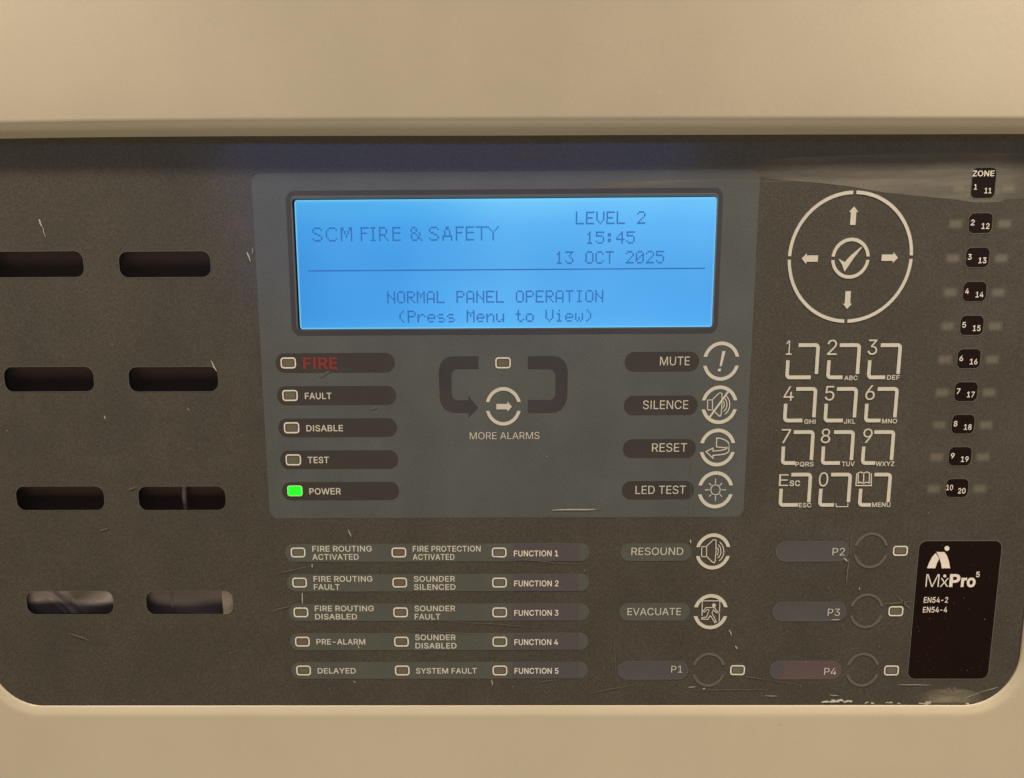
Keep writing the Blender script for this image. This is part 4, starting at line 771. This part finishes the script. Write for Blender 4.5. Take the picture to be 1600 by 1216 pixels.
flat('faint_scratches', G, 0.18, SCRATCHD, fascia, thick=0, kind='stuff')
def speck(x, y, r0):
    X, Z = at(x, y); n = random.choice((4, 5, 6)); a0 = random.random() * 6
    return [[(X + r0 * random.uniform(.5, 1.2) * math.cos(a0 + 2 * math.pi * i / n), Z + r0 * random.uniform(.5, 1.2) * math.sin(a0 + 2 * math.pi * i / n)) for i in range(n)]]
def inslot(x, y):
    return any(a - 3 < x < c + 3 and b - 3 < y < e + 3 for a, b, c, e in slots_px) or (445 < x < 1130 and 295 < y < 520)
G, H = [], []
for _ in range(900):
    x = random.uniform(5, 1590); y = 1098 - abs(random.gauss(0, 1)) * 130 if random.random() < .75 else random.uniform(280, 1090)
    if y < 262 or inslot(x, y) or (y > 1040 and (x < 60 or x > 1540)): continue
    (G if random.random() < .13 else H).append(speck(x, y, random.uniform(.05, .15)))
flat('dust', G, 0.19, SCRATCH, fascia, thick=0, kind='stuff'); flat('fine_dust', H, 0.17, SCRATCHD, fascia, thick=0, kind='stuff')
# wiped band of dust at the upper right and streaks above the screen
flat('dust_smear', [[P([(1150, 255), (1250, 246), (1420, 240), (1640, 238), (1640, 306), (1600, 311), (1575, 311), (1560, 316), (1530, 317.5), (1490, 312), (1430, 306), (1380, 301), (1330, 292), (1280, 286), (1220, 282), (1180, 276)])]], 0.05, SMEAR, fascia, thick=0)
flat('dust_streaks', [[P([(880, 262), (1300, 258), (1300, 300), (880, 302)])]], 0.055, STREAK, fascia, thick=0)
flat('dust_streaks', [[P([(780, 222), (930, 222), (930, 256), (780, 256)])]], 0.055, STREAK, fascia, thick=0)
# flaked lower edge
flat('residue', [[P([(1425, 1102), (1432, 1088), (1455, 1078), (1490, 1074), (1522, 1080), (1545, 1094), (1540, 1102)])]], 0.15, HAZEY, fascia, thick=0)
def chips(name, path, n, spread, size, mat, d):
    G = []
    for _ in range(n):
        t = random.random() * (len(path) - 1); i = int(t); u = t - i
        x = path[i][0] * (1 - u) + path[i + 1][0] * u; y = path[i][1] * (1 - u) + path[i + 1][1] * u - abs(random.gauss(0, spread))
        L, h = size * random.uniform(.5, 1.9), size * random.uniform(.16, .42); k = random.uniform(-.25, .1)
        top = [(x + L * q_, y - h * random.uniform(.2, 1.2) + k * L * q_) for q_ in (0.1, .35, .6, .85)]
        bot = [(x + L * q_, y + h * random.uniform(.2, 1.1) + k * L * q_) for q_ in (1.0, .75, .45, .2, -.05)]
        G.append([P(top + bot)])
    for k, g in enumerate(G):
        V, F = loops_geo([g], d + k * 0.0007, 0)
        if k == 0: VV, FF = V, F
        else: FF = FF + [tuple(i + len(VV) for i in f) for f in F]; VV = VV + V
    mesh(name, VV, FF, mat, fascia, kind='stuff')
chips('chips', [(1283, 1098), (1305, 1097), (1330, 1098)], 17, 1.8, 5.0, PRINT, 0.16)
chips('chips', [(1432, 1100), (1450, 1101)], 6, 2.0, 6, SCRATCH, 0.17)
chips('chips', [(1508, 1101), (1532, 1098), (1550, 1091), (1566, 1083)], 18, 1.6, 4.2, PRINT, 0.16)
chips('chips', [(1345, 1099), (1430, 1100)], 6, .8, 4, SCRATCH, 0.17)
flat('faint_scratches', [sliver(seg(a, b, 5, .4), w_, None) for a, b, w_ in (((1505, 1092), (1535, 1080), .13), ((1533, 1081), (1560, 1074), .15), ((1195, 1087), (1215, 1088), .2))], 0.185, SCRATCH, fascia, thick=0, kind='stuff')
for x, y in ((1482, 1078), (1491, 1077)):
    flat('residue', [[P([(x + 2.6 * math.cos(R(40 * i)), y + 4.5 * math.sin(R(40 * i))) for i in range(9)])]], 0.18, SCRATCHD, fascia, thick=0)
G = []
for x in range(70, 1500, 6):
    if random.random() < .45:
        h = random.uniform(.6, 2.2); G.append([P([(x, 1102.5), (x + random.uniform(1, 6), 1102.5), (x + random.uniform(2, 5), 1102.5 - h), (x + 1, 1102.5 - h * random.random())])])
flat('chipped_edge', G, 0.16, SCRATCHD, fascia, thick=0, kind='stuff')
# nicks in the paint
def cream_mark(x, y, L, parent, yy):
    pts = [at(x + dx, y + dy, yy) for dx, dy in ((0, 0), (L * .5, 1.2), (L, 0.8), (L * .9, 2.2), (L * .4, 2.6))]
    return [pts]
V, F = loops_geo([cream_mark(1216, 1131, 8, 0, -1.72), cream_mark(618, 1146, 4, 0, -1.72), cream_mark(610, 1133, 4, 0, -1.72)], 1.72, 0)
mesh('paint_nick', V, F, SCRATCH, case, kind='stuff')

# ------------------------------------------------------------------ inside the case, seen through the slots
V, F = loops_geo([[rrect(XL + 4, ZB + 4, lx0 - 4, ZT - 20, 3, 3)]], -7.5, 0.5)
mesh('back_plate', V, F, CAVITY, panel, label='dark brown plate behind the slots')
def sheet(name, box, fn, nx, nz, mat, label, cat):
    x0, z0, x1, z1 = box; V, F = [], []
    for j in range(nz + 1):
        for i in range(nx + 1):
            u, v = i / nx, j / nz
            V.append((x0 + (x1 - x0) * u, fn(u, v), z0 + (z1 - z0) * v))
    n = len(V); V += [(a, b + 0.12, c) for a, b, c in V]
    for j in range(nz):
        for i in range(nx):
            a = j * (nx + 1) + i; f = (a, a + 1, a + nx + 2, a + nx + 1); F.append(f); F.append(tuple(n + k for k in reversed(f)))
    o = mesh(name, V, F, mat, None, smooth=True); o['label'] = label; o['category'] = cat
    return o
s = slots[6]
def w1(u, v):
    return 3.6 + 1.5 * math.sin(9 * u - 3.2 * v) * (0.35 + u * .6) + 1.1 * abs(math.sin(13 * u + 3 * v - 1)) * math.exp(-((u - .35) / .25) ** 2) - 1.5 * math.exp(-((u - .42 + .25 * v) / .035) ** 2) + 2.8 * max(0, .45 - v - .25 * abs(u - .3)) * 2
sheet('plastic_bag', (s[0] - 2, s[1] + .5, s[2] + 2, s[3] + 4), w1, 70, 22, PLAST, 'crumpled greyish plastic bag inside the bottom left slot', 'plastic bag')
s = slots[7]
PL2 = mottled('dark_wrap', (0.30, 0.26, 0.26), 0.4, 0.1, 0.5)
def w2(u, v):
    return 4.2 - 1.0 * v + 2.2 * (u - .4) ** 2 + 0.8 * math.sin(7 * u + 2.4 * v) * (1 - v) - 1.3 * math.exp(-((u - .345 - .02 * v) / .012) ** 2) * (1 - .3 * v)
sheet('dark_wrapping', (s[0] - 2, s[1] - 2, s[2] - 4.5, s[3] + 3), w2, 120, 14, PL2, 'dark folded wrapping with a vertical seam inside the bottom right slot', 'wrapping')
a = at(348.5, 942, 2.0)[0]
V, F = loops_geo([[[(a, s[1] - 4), (a + 14, s[1] - 4), (a + 14, s[3] + 4), (a - .35, s[3] + 4)]]], -2.0, 0.4, back=True)
o = mesh('card_strip', V, F, CARD, None); o['label'] = 'pale grey card edge at the right end of the bottom right slot'; o['category'] = 'card'
s = slots[5]
V, F = [], []
cx_ = at(289, 780, 4)[0]
for j in range(9):
    zz = s[1] - 3 + (s[3] - s[1] + 6) * j / 8
    for i in range(10):
        t = 2 * math.pi * i / 10; V.append((cx_ + .75 * math.cos(t) + .15 * math.sin(j), 4 + .75 * math.sin(t), zz))
for j in range(8):
    for i in range(10):
        b0 = j * 10; F.append((b0 + i, b0 + (i + 1) % 10, b0 + 10 + (i + 1) % 10, b0 + 10 + i))
o = mesh('cable', V, F, PL2, None, smooth=True); o['label'] = 'thin dark cable inside the third slot down on the right'; o['category'] = 'cable'
